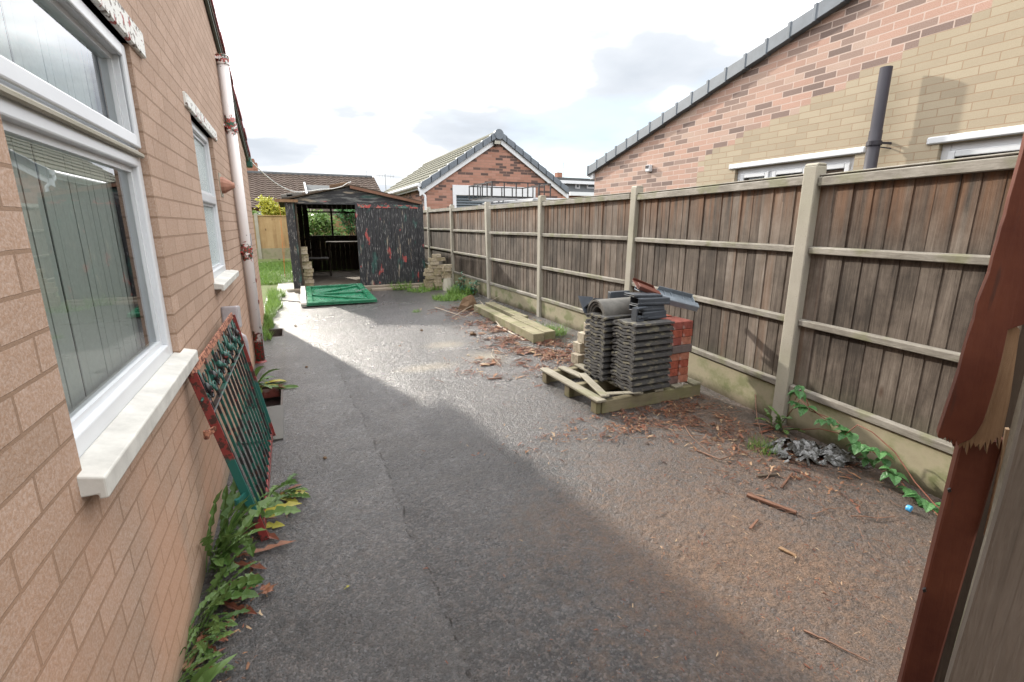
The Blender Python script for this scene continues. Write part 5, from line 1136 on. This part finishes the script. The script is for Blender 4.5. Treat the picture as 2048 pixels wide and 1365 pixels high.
for px, py, n, h, sp, lab, mt in ((900, 598, 700, .16, .38, 'spreading bright green weed patch on the tarmac near the mud lump', 'grass'), (935, 588, 600, .28, .34, 'tall bushy weeds against the fence behind the mud lump', 'grass'), (955, 582, 300, .30, .22, 'darker weeds at the foot of the fourth fence post', 'leaf_dark'), (872, 577, 900, .20, .42, 'wide green weed patch in the corner by the buff brick pile', 'grass'), (802, 578, 420, .28, .30, 'bright weeds growing at the step below the black shed door', 'grass'), (838, 583, 240, .16, .3, 'low weeds between the shed step and the brick pile', 'grass'), (833, 624, 70, .08, .09, 'tiny weed growing in the tarmac crack', 'grass')):
    q = G(px, py); tuft('weed_patch', (min(q.x, 3.95-sp), q.y, 0), n, h, sp, lab, 'weeds', None, mt, .007 if n > 100 else .004, 1.2)
def leafbush(name, c, rad, n, size, label, cat, mat, group=None, stems=True, trunk_z=None):
    r = empty(name, (c[0], c[1], trunk_z if trunk_z is not None else 0), label, cat, group); m = MB(); m.open = True; c = Vector(c); cl = [c+Vector((random.uniform(-1, 1)*rad[0], random.uniform(-1, 1)*rad[1], random.uniform(-.9, 1)*rad[2]))*.72 for _ in range(16)]
    for i in range(n):
        k = random.choice(cl); d = Vector((random.gauss(0, 1), random.gauss(0, 1), random.gauss(0, 1)))*.2; p = k+Vector((d.x*rad[0], d.y*rad[1], d.z*rad[2])); a = Vector((random.gauss(0, 1), random.gauss(0, 1), random.gauss(0, 1))).normalized(); b = a.orthogonal().normalized(); s = size*random.uniform(.6, 1.3)
        m.add([p-a*s, p+b*s*.5, p+a*s, p-b*s*.5], [(0, 1, 2, 3)])
    m.build('leaves', M[mat], r)
    if stems:
        m = MB(); z0 = trunk_z if trunk_z is not None else 0
        for k in cl[:9]: m.tube([(c.x, c.y, z0), Vector((c.x, c.y, z0)).lerp(k, .5)+Vector((0, 0, .1)), k], [.03, .018, .006], 5)
        m.build('stems', M['bark'], r)
    return r
q = P(548, 424, 1, 22.4); leafbush('golden_shrub', (q.x, 22.4, q.z), (.62, .5, .55), 1900, .07, 'golden yellow shrub showing above the yellow board fence left of the shed', 'shrub', 'leaf_shrub', trunk_z=.2)
q = P(640, 452, 1, 20); leafbush('garden_bush', (q.x, 20, q.z-.1), (.85, .5, .75), 1700, .08, 'leafy green bush seen through the left pane of the shed window', 'bush', 'leaf_bush', trunk_z=.15)
q = P(697, 440, 1, 20.3); leafbush('garden_bush', (q.x+.3, 20.3, q.z+.2), (.8, .5, .8), 1400, .08, 'darker bush seen through the right pane of the shed window', 'bush', 'leaf_dark', trunk_z=.15)
q = P(507, 424, 1, 22.4); leafbush('garden_bush', (q.x-.6, 22.4, q.z-.2), (1.0, .4, .3), 800, .07, 'low green foliage peeping over the far fence beside the bungalow corner', 'bush', 'leaf_bush', trunk_z=.15)
# blue green weeds by the brick pile and a tall stalk weed
for px, py, h, lab in ((878, 565, .30, 'blue green leafy weed in front of the short leaning brick pile'), (960, 590, .34, 'blue green leafy weed at the foot of the fence beyond the beams'), (925, 590, .5, 'tall stalked weed with a big pale leaf near the fence')):
    q = G(px, py); x, y = min(q.x, 3.82), q.y; r = empty('leafy_weed', (x, y, 0), lab, 'weed', 'tall leafy weeds at the far fence'); m = MB(); m.open = True; s = MB()
    for i in range(6):
        tx, ty = x+random.uniform(-.12, .12), y+random.uniform(-.12, .12); hh = h*random.uniform(.6, 1.1); s.tube([(x, y, 0), ((x+tx)/2, (y+ty)/2, hh*.55), (tx, ty, hh)], [.006, .005, .003], 4)
        for k in range(9): leaf(m, Vector((x, y, 0)).lerp(Vector((tx, ty, hh)), random.uniform(.3, 1)), random.uniform(-pi, pi), random.uniform(-.2, .8), .10, .026, 1.1, 0, .2, 4)
    m.build('leaves', M['leaf_blue'], r); s.build('stems', M['stem'], r)
# grass along the back left and the far lawn
m = MB(); m.open = True
def blades(x0, x1, y0, y1, n, h, zf, w=.006, fade=None):
    for i in range(n):
        x, y = random.uniform(x0, x1), random.uniform(y0, y1)
        if fade and mn.noise(Vector((x*2.1, y*1.3, 0)))+fade(x, y) < 0: continue
        az = random.uniform(0, 2*pi); L = h*random.uniform(.4, 1.15)*(1+.5*mn.noise(Vector((x*1.5, y*1.5, 3)))); e = pi/2-random.uniform(.05, .9); hh = Vector((cos(az), sin(az), 0)); s = Vector((-sin(az), cos(az), 0)); p = Vector((x, y, zf(y))); vs = []
        for k in range(3):
            ww = w*(1-k/2.3); vs += [p-s*ww, p+s*ww]; p = p+(hh*cos(e)+Vector((0, 0, sin(e))))*L/2; e -= random.uniform(.1, .6)
        m.add(vs, [(0, 1, 3, 2), (2, 3, 5, 4)])
zf = lambda y: max(0, (y-12.4)*.0123)
blades(-.52, -.2, 9.3, 12.6, 2600, .20, zf, .007, lambda x, y: .45-(x+.42)*2.0)
blades(-.50, -.36, 7.5, 9.3, 500, .16, zf, .005, lambda x, y: .3-(x+.42)*4)
blades(-1.2, .0, 14.5, 21.4, 9000, .13, zf, .010)
blades(-3.2, -1.2, 12, 21.4, 3000, .13, zf, .012)
blades(3.0, 4.0, 17.5, 21.4, 800, .2, zf, .012); blades(.1, 3, 17.6, 21.4, 2500, .25, zf, .012)
tag(m.build('grass', M['grass'], origin=(-.5, 12, 0)), 'overgrown sunlit grass beside the path left of the shed', 'grass', None, 'stuff')
for k, (px, py) in enumerate(((520, 648), (545, 540))):
    q = G(px, py); tuft('grass_tuft', (q.x+.02, q.y, 0), 380 if k == 0 else 420, .26 if k == 0 else .32, .16 if k == 0 else .26, ('dark grass tuft in shade behind the foot of the white downpipe', 'tall bright grass clump beside the wet path left of the shed')[k], w=.006)
# stones edging the path
for px, py, lab in ((575, 548, 'flat broken paving piece beside the shed corner'), (568, 497, 'low kerb stone at the edge of the far lawn'), (520, 548, 'mossy edging stone across the grass near the bungalow corner'), (590, 583, 'broken brick at the bottom left corner of the shed')):
    q = G(px, py, .03); m = MB(); m.box((q.x, q.y, .05), (.34, .2, .09), rot('Z', random.uniform(-20, 20))); tag(m.build('edging_stone', M['concrete'], bevel=.02), lab, 'stone')

# ---- bramble
BR = empty('bramble', (3.42, 2.3, 0), 'trailing bramble with toothed green leaves and red stems along the concrete gravel board', 'bramble')
def fx(y): # fence face at y
    for (x0, y0), (x1, y1) in zip(FP, FP[1:]):
        if y0 <= y <= y1: return x0+(x1-x0)*(y-y0)/(y1-y0)
    return 3.5
def onf(px, py, o):
    p = P(px, py, 0, 3.4)
    for _ in range(6): p = P(px, py, 0, fx(p.y)-o)
    return p
path1 = [(1560, 858, .02), (1600, 800, .05), (1640, 832, .06), (1690, 860, .06), (1722, 888, .07), (1757, 912, .07), (1790, 948, .06), (1822, 990, .10), (1850, 1020, .14), (1885, 1045, .2)]
path2 = [(1575, 868, .05), (1640, 858, .12), (1690, 870, .14), (1715, 850, .12), (1745, 865, .10), (1790, 905, .10), (1830, 965, .12), (1870, 1010, .14), (1910, 1045, .15)]
path3 = [(1590, 800, .03), (1605, 775, .05), (1620, 822, .06), (1670, 840, .05), (1700, 872, .06), (1742, 905, .05)]
S = MB(); pts1 = [onf(*q) for q in path1]; pts2 = [onf(*q) for q in path2]; pts3 = [onf(*q) for q in path3]
for pts in (pts1, pts2, pts3):
    S.tube([Vector((p.x, p.y, max(p.z, .012))) for p in pts], .004, 5)
S.build('stems', M['stem'], BR, smooth=True)
m = MB(); m.open = True
def leaflet(mb, b, az, el, L, w):
    p = Vector(b); h = Vector((cos(az), sin(az), 0)); sd_ = Vector((-sin(az), cos(az), 0)); e = el; vs = []; fs = []; n = 10
    for i in range(n+1):
        t = i/n; ww = w*sin(pi*(t**.72))*(1.0 if i % 2 else .86)+.0006; up = Vector((-h.x*sin(e), -h.y*sin(e), cos(e)))
        vs += [p-sd_*ww+up*ww*.3, p-sd_*ww*.5+up*ww*.22*(1 if i % 2 else .5), p.copy(), p+sd_*ww*.5+up*ww*.22*(1 if i % 2 else .5), p+sd_*ww+up*ww*.3]; p = p+(h*cos(e)+Vector((0, 0, sin(e))))*L/n; e -= .09
    for i in range(n):
        for j in range(4): a = i*5+j; fs.append((a, a+1, a+6, a+5))
    mb.add(vs, fs)
for (px, py, s, k) in ((1597, 783, 1.1, 3), (1612, 815, 1.1, 3), (1600, 772, .7, 2), (1648, 842, .9, 3), (1664, 838, .7, 2), (1680, 850, .6, 2), (1703, 866, 1.25, 2), (1722, 888, 1.2, 2), (1712, 893, .7, 1), (1760, 906, 1.15, 3), (1768, 918, .9, 1), (1737, 918, .8, 2), (1788, 948, 1.1, 3), (1780, 938, .7, 1), (1815, 985, .8, 2), (1826, 990, .9, 2), (1835, 1012, 1.0, 1), (1856, 1022, 1.0, 1), (1878, 1045, 1.1, 2), (1590, 805, .7, 2), (1560, 850, .7, 1)):
    b = onf(px, py, random.uniform(.08, .13)); b.z = max(b.z, .03)
    for j in range(k+1): leaflet(m, b, pi+radians(random.uniform(-30, 30))+(j-k/2)*1.15, random.uniform(-.5, .45), .085*s, .030*s)
m.build('leaves', M['leaf_dark'], BR)
for px, py, lab in ((1508, 800, 'bare upright red twig by the nearest fence post'),):
    pass

# ================================================================ SMALL THINGS ON THE GROUND
def scrap(px0, py0, px1, py1, w, h, mat, label, name='wood_scrap', cat='wood scrap', z=0.):
    a, b = G(px0, py0), G(px1, py1); m = MB(); m.bar(a+Vector((0, 0, h/2+z)), b+Vector((0, 0, h/2+z+.004)), w, h, up=(0, 0, 1)) if 0 else m.prism([a+(b-a).cross(Vector((0, 0, 1))).normalized()*w/2+Vector((0, 0, z+.003)), a-(b-a).cross(Vector((0, 0, 1))).normalized()*w/2+Vector((0, 0, z+.003)), b-(b-a).cross(Vector((0, 0, 1))).normalized()*w*.42+Vector((0, 0, z+.003)), b+(b-a).cross(Vector((0, 0, 1))).normalized()*w*.3+Vector((0, 0, z+.003))], (0, 0, h)); return tag(m.build(name, M[mat], bevel=.002), label, cat)
scrap(1494, 993, 1592, 1030, .032, .016, 'scrap', 'long split brown stick lying on the silt in front of the polythene')
scrap(1558, 1098, 1592, 1116, .022, .010, 'raw_wood', 'short orange brown wood chip on the silt below the long stick')
scrap(1500, 1060, 1516, 1042, .014, .008, 'scrap', 'small red brown wood chip left of the long stick')
scrap(1514, 955, 1556, 952, .02, .012, 'old_wood', 'dark short stick above the long split stick')
scrap(1562, 978, 1585, 948, .014, .008, 'scrap', 'thin reddish stick between the dark stick and the polythene')
scrap(962, 733, 992, 729, .03, .015, 'scrap', 'brown stick on the tarmac left of the bark litter')
scrap(975, 760, 1003, 758, .025, .012, 'scrap', 'brown stick at the near left edge of the bark litter')
scrap(958, 718, 1008, 722, .03, .02, 'old_wood', 'dark wet stick beside the bark litter near the pallet') if 0 else None
scrap(1480, 1012, 1500, 1002, .01, .006, 'old_wood', 'thin dark splinter beside the long split stick') if 0 else None
scrap(995, 652, 1048, 682, .03, .012, 'twig_pale', 'pale flat lath lying along the front of the long beam')
scrap(905, 617, 930, 620, .05, .03, 'old_wood', 'dark stick in the heap before the mud lump')
scrap(370, 1345, 400, 1290, .03, .012, 'raw_wood', 'orange splintered wood at the wall foot in the bottom left')
scrap(1085, 668, 1105, 688, .06, .05, 'old_wood', 'dark lump under the end of the short beam') if 0 else None
def twig(pts, r, mat, label):
    m = MB(); P3 = []
    for i, (px, py, z) in enumerate(pts): P3.append(G(px, py)+Vector((0, 0, z)))
    fine = []
    for a, b in zip(P3, P3[1:]):
        for k in range(4): fine.append(a.lerp(b, k/4)+Vector((random.uniform(-.006, .006), random.uniform(-.006, .006), 0)))
    fine.append(P3[-1]); m.tube(fine, [r*(1-.6*i/len(fine)) for i in range(len(fine))], 5); return tag(m.build('twig', M[mat]), label, 'twig')
twig([(1395, 905, .01), (1440, 925, .02), (1470, 912, .015), (1530, 905, .04)], .006, 'twig', 'orange brown twig arching over the litter left of the grass tuft')
twig([(1365, 850, .01), (1390, 885, .015), (1420, 910, .01)], .004, 'twig', 'thin twig on the litter in front of the pallet')
twig([(1505, 815, .16), (1512, 850, .06), (1525, 880, .01)], .005, 'twig', 'upright bent twig left of the nearest fence post')
twig([(1000, 655, .02), (960, 612, .1), (905, 640, .05)], .008, 'twig_pale', 'long grey branch across the litter heap by the beams')
twig([(870, 618, .03), (930, 640, .05), (1010, 600, .16)], .006, 'twig_pale', 'thin grey branch resting on the far end of the beams')
twig([(985, 700, .01), (983, 715, .02), (1005, 738, .01)], .004, 'twig_pale', 'curved pale twig at the left edge of the bark litter')
twig([(1605, 1160+0, .008), (1665, 1290, .01), (1730, 1300, .01)], .004, 'twig', 'red brown twig in the bottom right silt') if 0 else None
twig([(1610, 1265, .008), (1660, 1290, .01), (1735, 1325, .008)], .005, 'twig', 'red brown twig on the silt at the bottom right')
twig([(1700, 1035, .008), (1760, 1040, .012), (1790, 1036, .008)], .004, 'twig', 'thin twig near the blue bottle cap')
twig([(1625, 1030, .006), (1660, 1020, .008), (1692, 1018, .006)], .003, 'twig', 'thin twig right of the long split stick')
# stones and clods on the tarmac
for px, py, s, lab in ((562, 775, .028, 'brown clod on the rim of the open gully'), (613, 735, .014, 'small dark clod on the smooth strip'), (800, 693, .015, 'dark pebble in the middle of the sunlit tarmac'), (843, 662, .02, 'dark curled leaf on the sunlit tarmac'), (592, 653, .02, 'dark clod at the shadow edge near the downpipe'), (650, 917, .012, 'thin dark clod on the smooth strip before the crack'), (937, 712, .02, 'pale stone chip at the sand patch'), (945, 670, .04, 'dark earth clod by the litter heap'), (1430, 880, .02, 'tan clod on the litter left of the polythene')):
    q = G(px, py); m = MB(); m.tube([q+Vector((0, 0, -.004)), q+Vector((0, 0, s*.5)), q+Vector((s*.3, 0, s))], [s*1.3, s*1.2, s*.5], 7)
    for i, v in enumerate(m.v): m.v[i] = v+Vector((random.uniform(-s, s)*.35, random.uniform(-s, s)*.35, random.uniform(-s, s)*.15))
    tag(m.build('clod', M['rubble'] if 'pale' not in lab else M['twig_pale']), lab, 'clod')
# dead leaves
def maple(px, py, s, rz, lab, mat='leaf_brown', curl=.3):
    q = G(px, py); m = MB(); m.open = True; c = q+Vector((0, 0, .012)); n = 5
    for k in range(n):
        a = radians(rz+(k-2)*48); L = s*(1-.16*abs(k-2)); pr = None; vs = [c]; h = Vector((cos(a), sin(a), 0)); sd_ = Vector((-sin(a), cos(a), 0))
        for t, w in ((.3, .16), (.55, .26), (.75, .12), (1, .0)): z = curl*s*(t*.5+random.uniform(-.1, .1)); vs += [c+h*L*t-sd_*w*s+Vector((0, 0, z)), c+h*L*t+sd_*w*s+Vector((0, 0, z*.6))]
        m.add(vs, [(0, 1, 2), (1, 3, 4, 2), (3, 5, 6, 4), (5, 7, 8, 6)])
    a = radians(rz+180); m.tube([c, c+Vector((cos(a), sin(a), 0))*s*.6+Vector((0, 0, -.004)), c+Vector((cos(a+.3), sin(a+.3), 0))*s*1.2+Vector((0, 0, -.006))], .0015, 4)
    return tag(m.build('dead_leaf', M[mat]), lab, 'leaf', 'fallen leaves on the drive')
maple(530, 1187, .055, 15, 'large brown lobed leaf lying on the tarmac in front of the gate', 'leaf_brown', .5)
maple(578, 1030, .035, 60, 'small dark red leaf beside the foot of the gate', 'leaf_brown', .4)
maple(695, 1178, .012, 0, 'tiny yellow leaf alone on the dark tarmac', 'leaf_yellow', .2)
maple(405, 1285, .03, 100, 'orange leaf among the foreground weeds by the wall', 'leaf_brown', .3)
maple(1375, 812, .03, 100, 'tan leaf on the corner of the pallet litter', 'leaf_brown', .3)
# blue bottle cap
q = G(1815, 1022); m = MB(); m.tube([q+Vector((0, -.016, .018)), q+Vector((.0, .0, .019)), q+Vector((0, .006, .019))], [.018, .018, .016], 20); o = m.build('bottle_cap', M['blue'], smooth=False); tag(o, 'bright blue plastic bottle cap on the damp ground below the bramble', 'bottle cap')
# crumpled polythene
q = G(1625, 915); n = 34; vs = []; fs = []
for j in range(n+1):
    for i in range(n+1):
        u, v = i/n-.5, j/n-.5; x, y = u*.50, v*.34; e = max(0, 1-(abs(u)*2)**4)*max(0, 1-(abs(v)*2)**4); p = Vector((x*9, y*9, 1.7)); z = abs(mn.noise(p*.8))*.12+abs(mn.noise(p*1.7))*.05+abs(mn.noise(p*4))*.012
        r = 1+.28*mn.noise(Vector((u*4, v*4, 9))); vs.append((q.x+.02+x*r+y*.3, q.y+y*r-x*.55+.02, .006+z*e))
for j in range(n):
    for i in range(n):
        a = j*(n+1)+i
        if mn.noise(Vector((i*.22, j*.3, 5.)))+.55-((i/n-.5)**2+(j/n-.5)**2)*2.2 > 0: fs.append((a, a+1, a+n+2, a+n+1))
m = MB(); m.open = True; m.add(vs, fs); tag(m.build('polythene_sheet', M['polythene']), 'crumpled grey polythene sheet by the nearest fence post', 'plastic sheet')

# ---- bark, twig and leaf litter
m = MB(); m.open = True
def chips(n, fn, smin, smax, thick=.35, zj=.012):
    c = 0
    while c < n:
        q = fn()
        if q is None: continue
        c += 1; L = random.uniform(smin, smax)*random.choice((1, 1, 1.8)); w = L*random.uniform(.08, thick); a = random.uniform(0, pi); d = Vector((cos(a), sin(a), random.uniform(-.12, .25)))*L/2; s = Vector((-sin(a), cos(a), random.uniform(-.3, .3)))*w/2; p = Vector((q[0], q[1], .004+random.uniform(0, zj))); k = Vector((random.uniform(-.2, .2)*L, random.uniform(-.2, .2)*L, random.uniform(0, .12)*L))
        m.add([p-d-s*.6, p-d+s*.6, p+k+s, p+k-s, p+d+s*.4, p+d-s*.4, p+k+Vector((0, 0, w*.4))], [(0, 1, 2, 3), (3, 2, 4, 5), (0, 6, 1), (4, 6, 5)])
def reg(px, py, sx, sy, ang=0):
    c = G(px, py)
    def f():
        u, v = random.gauss(0, 1)*sx, random.gauss(0, 1)*sy; x, y = c.x+u*cos(ang)-v*sin(ang), c.y+u*sin(ang)+v*cos(ang)
        return (x, y) if x < fx(y)-.0 and x > -.4 else None
    return f
def clus(f, thr, sc_=3.):
    def g():
        q = f()
        if q is None or mn.noise(Vector((q[0]*sc_, q[1]*sc_, 0)))+.5*mn.noise(Vector((q[0]*sc_*3, q[1]*sc_*3, 2))) < thr: return None
        return q
    return g
chips(900, clus(reg(1000, 668, .22, .75), -.12), .02, .075); chips(1100, clus(reg(1085, 700, .30, .45), -.05), .02, .08); chips(240, clus(reg(990, 735, .26, .30), .05), .02, .07)
chips(260, clus(reg(930, 622, .28, .35), -.1), .02, .09, .2); chips(160, reg(1130, 720, .18, .35), .015, .05)
chips(1100, clus(reg(1290, 840, .55, .16), -.12, 5), .008, .04); chips(900, clus(reg(1440, 860, .22, .45), -.1, 5), .008, .045); chips(500, reg(1560, 930, .35, .25), .006, .03)
chips(1900, clus(reg(1560, 1080, .75, .55), -.1), .003, .014); chips(500, reg(1600, 1250, .4, .3), .003, .012); chips(300, clus(reg(1250, 880, .4, .5), .0), .004, .02)
chips(160, reg(1000, 720, .6, 1.6), .008, .03); chips(60, reg(850, 640, .8, 1.6), .01, .03); chips(220, clus(reg(420, 1180, .08, .5), -.1), .006, .03); chips(60, reg(1390, 790, .05, .1), .02, .05)
chips(70, reg(1045, 640, .12, .7), .02, .05, .3, .14)
tag(m.build('bark_litter', M['litter'], origin=(3, 4, 0)), 'red brown bark, twig and leaf litter scattered along the fence and pallet', 'litter', None, 'stuff')
m = MB(); m.open = True
def sticks(n, fn, L0, L1, r):
    c = 0
    while c < n:
        q = fn()
        if q is None: continue
        c += 1; L = random.uniform(L0, L1); a = random.uniform(0, 2*pi); p = Vector((q[0], q[1], r+.004+random.random()*.012)); pts = [p]
        for i in range(4): a += random.uniform(-.35, .35); pts.append(pts[-1]+Vector((cos(a), sin(a), random.uniform(-.05, .12)))*L/4); pts[-1].z = max(pts[-1].z, .004)
        m.tube(pts, [r, r, r*.8, r*.7, r*.4], 4)
sticks(70, reg(1010, 672, .22, .7), .06, .3, .004); sticks(55, reg(1085, 700, .28, .4), .06, .25, .004); sticks(50, reg(1420, 850, .35, .35), .05, .28, .003); sticks(60, reg(1580, 1010, .5, .4), .03, .14, .0014); sticks(35, reg(930, 625, .25, .3), .1, .4, .006); sticks(26, reg(1300, 835, .4, .1), .06, .22, .0025); sticks(60, reg(1560, 1180, .6, .5), .02, .08, .001)
tag(m.build('twig_litter', M['twig'], origin=(3, 4, 0)), 'thin dry twigs mixed through the litter along the fence', 'litter', None, 'stuff')

# ================================================================ BROKEN GATE POST AT THE RIGHT
az_ = radians(62); nD = Vector((sin(az_), cos(az_), 0)); 
def U(px, py, d):
    r = _rt*((px-1024)/FPX)+_up*((682.5-py)/FPX)+_fw; o = Vector((0, 0, CZ)); return o+r*(d/(r.dot(nD)))
PO = empty('broken_gate_post', (U(1870, 1100, 1.08).x, U(1870, 1100, 1.08).y, 0), 'dark red painted wooden gate post, split and splintered halfway, at the right edge', 'post')
def plate(pts, d, th, name, mat, parent, bevel=.003):
    q = [U(px, py, d) for px, py in pts]; m = MB(); m.prism(q, nD*th); return m.build(name, M[mat], parent, bevel=bevel)
def down(px, py, px2, py2): # extend an edge to the ground
    return (px+(px2-px)*4, py+(py2-py)*4)
lo = [(1921, 885), (1802, 1365), (1640, 2000), (1735, 2000), (1868, 1365), (2010, 880)]
plate(lo, 1.10, .05, 'post', 'red_paint', PO)
random.seed(5)
rag = []; x_ = 1875
while x_ < 1914: rag += [(x_, 872+(x_-1875)*.35+random.uniform(-4, 3)), (x_+random.uniform(.5, 3), 876+(x_-1875)*.35+random.choice((1, 3, 6, 12)))]; x_ += random.uniform(4, 9)
rag += [(1920, 888), (1940, 880), (1952, 868), (1966, 845), (1978, 810), (1990, 770), (2003, 720), (2016, 660)]
up_ = [(2046, 302), (2030, 360), (2020, 395), (2012, 430), (2004, 452), (1997, 480), (1988, 510), (1980, 545), (1966, 580), (1955, 607), (1949, 640), (1940, 665), (1932, 690), (1925, 716), (1918, 745), (1908, 775), (1898, 805), (1886, 840)]
plate(up_+rag+[(2075, 640), (2075, 180)], 1.06, .032, 'split_face', 'red_paint', PO, .0015)
sp_ = []; x_ = 1917
while x_ < 2001: sp_ += [(x_, 888-max(0, x_-1965)*.35+random.uniform(-6, 3)), (x_+random.uniform(1, 4), 893-max(0, x_-1965)*.35+random.choice((2, 5, 9, 18)))]; x_ += random.uniform(5, 15)
plate(sp_+[(2020, 800), (2040, 660), (2020, 640), (1990, 740), (1960, 850), (1935, 868)], 1.068, .022, 'raw_split', 'raw_wood', PO, .0)
for y in (980, 1180): plate([(1895-(y-980)*.25, y), (1901-(y-980)*.25, y-2), (1903-(y-980)*.25, y+4), (1896-(y-980)*.25, y+6)], 1.096, .006, 'nail_head', 'iron_black', PO, 0)
plate([(2075, 480), (2052, 600), (2012, 760), (1960, 1000), (1868, 1365), (1735, 2000), (1830, 2000), (1930, 1365), (2095, 700), (2120, 480)], 1.17, .04, 'backing_board', 'old_wood', PO)
plate([(2020, 860), (2000, 960), (1975, 1060), (1969, 1075), (1985, 1000), (2000, 930), (2012, 860)], 1.09, .012, 'pale_splinter', 'raw_wood', PO, 0)
GB = empty('weathered_board', (U(1990, 1200, .95).x, U(1990, 1200, .95).y, 0), 'silver grey weathered board standing in the bottom right corner beside the red post', 'board')
plate([(2062, 760), (2048, 838), (2010, 985), (1975, 1105), (1940, 1225), (1897, 1365), (1730, 1990), (2010, 1990), (2250, 1365), (2330, 760)], .95, .03, 'plank', 'grey_board', GB)
plate([(2075, 700), (2035, 850), (1985, 1060), (1900, 1365), (1750, 1960), (1760, 1960), (1925, 1365), (2080, 820)], 1.0, .04, 'edge_batten', 'pallet', GB)

# ================================================================ VAN WITH RACK beyond the fence
VY0 = 9.0
rk = [P(984, 366, 1, 10.6), P(1101, 368, 1, 10.0)]
q_ = P(1040, 366, 1, 10.3); zt = q_.z; cx = q_.x; print('rack', rk, zt)
VA = empty('dark_van', (cx, 11.2, 0), 'dark van with a black roof rack parked between the fence and the garage door', 'van')
x0, x1 = P(984, 366, 1, 10.3).x, P(1101, 368, 1, 10.3).x; y0 = 10.3; y1 = 11.8; hh = .32
m = MB()
for z in (zt, zt-hh):
    for a, b in (((x0, y0), (x1, y0)), ((x1, y0), (x1, y1)), ((x1, y1), (x0, y1)), ((x0, y1), (x0, y0))): m.bar((*a, z), (*b, z), .024, .024)
for i in range(6):
    x = x0+(x1-x0)*i/5
    for y in (y0, y1): m.bar((x, y, zt), (x, y, zt-hh), .022, .022)
for i in range(1, 5):
    y = y0+(y1-y0)*i/5
    for x in (x0, x1): m.bar((x, y, zt), (x, y, zt-hh), .022, .022)
rack = m.build('roof_rack', M['iron_black'], VA)
m = MB()
for i in range(4): y = y0+.2+i*.38; m.bar((x0, y, zt-hh-.02), (x1, y, zt-hh-.02), .04, .025)
m.build('rack_slats', M['steel'], rack)
zr_ = zt-hh-.07; vx0, vx1 = max(4.2, x0-.35), x1+.55; prof = [(12.9, .35), (12.9, .95), (12.75, 1.15), (12.2, 1.35), (11.9, zr_-.15), (11.6, zr_-.03), (11.0, zr_), (8.6, zr_-.02), (8.4, zr_-.2), (8.3, 1.0), (8.3, .35)]
m = MB()
W0, W1_ = vx0, vx1; ins = [0.02 if z < 1.2 else .02+.11*(z-1.2)/(zr_-1.2) for _, z in prof]
vs = [(W0+i, y, z) for (y, z), i in zip(prof, ins)]+[(W1_-i, y, z) for (y, z), i in zip(prof, ins)]; N = len(prof)
m.add(vs, [tuple(range(N))[::-1], tuple(range(N, 2*N))]+[(i, (i+1) % N, N+(i+1) % N, N+i) for i in range(N)]); m.build('body', M['car_paint'], VA, bevel=.06, seg=3)
m = MB(); m.prism([(W0+.10, 12.22, 1.40), (W1_-.10, 12.22, 1.40), (W1_-.16, 11.92, zr_-.12), (W0+.16, 11.92, zr_-.12)], (0, .02, .01)); m.build('windscreen', M['car_glass'], VA)
for s, xx in ((-1, W0), (1, W1_)):
    m = MB(); m.prism([(xx-.0*s+(-.006 if s < 0 else .006)+(.03 if s < 0 else -.03), 11.9, 1.42), (xx+(.03 if s < 0 else -.03), 10.9, 1.42), (xx+(.09 if s < 0 else -.09), 10.9, zr_-.22), (xx+(.08 if s < 0 else -.08), 11.6, zr_-.22)], (-.012*(-s), 0, 0))
    m.build('side_window', M['car_glass'], VA)
for xx in (W0+.1, W1_-.1):
    for yy in (8.95, 12.1):
        m = MB(); m.tube([(xx-.1, yy, .33), (xx+.1, yy, .33)], .33, 20); w = m.build('wheel', M['rubber'], VA, bevel=.02); m = MB(); m.tube([(xx-.11, yy, .33), (xx+.11, yy, .33)], .19, 16); m.build('rim', M['steel'], w)
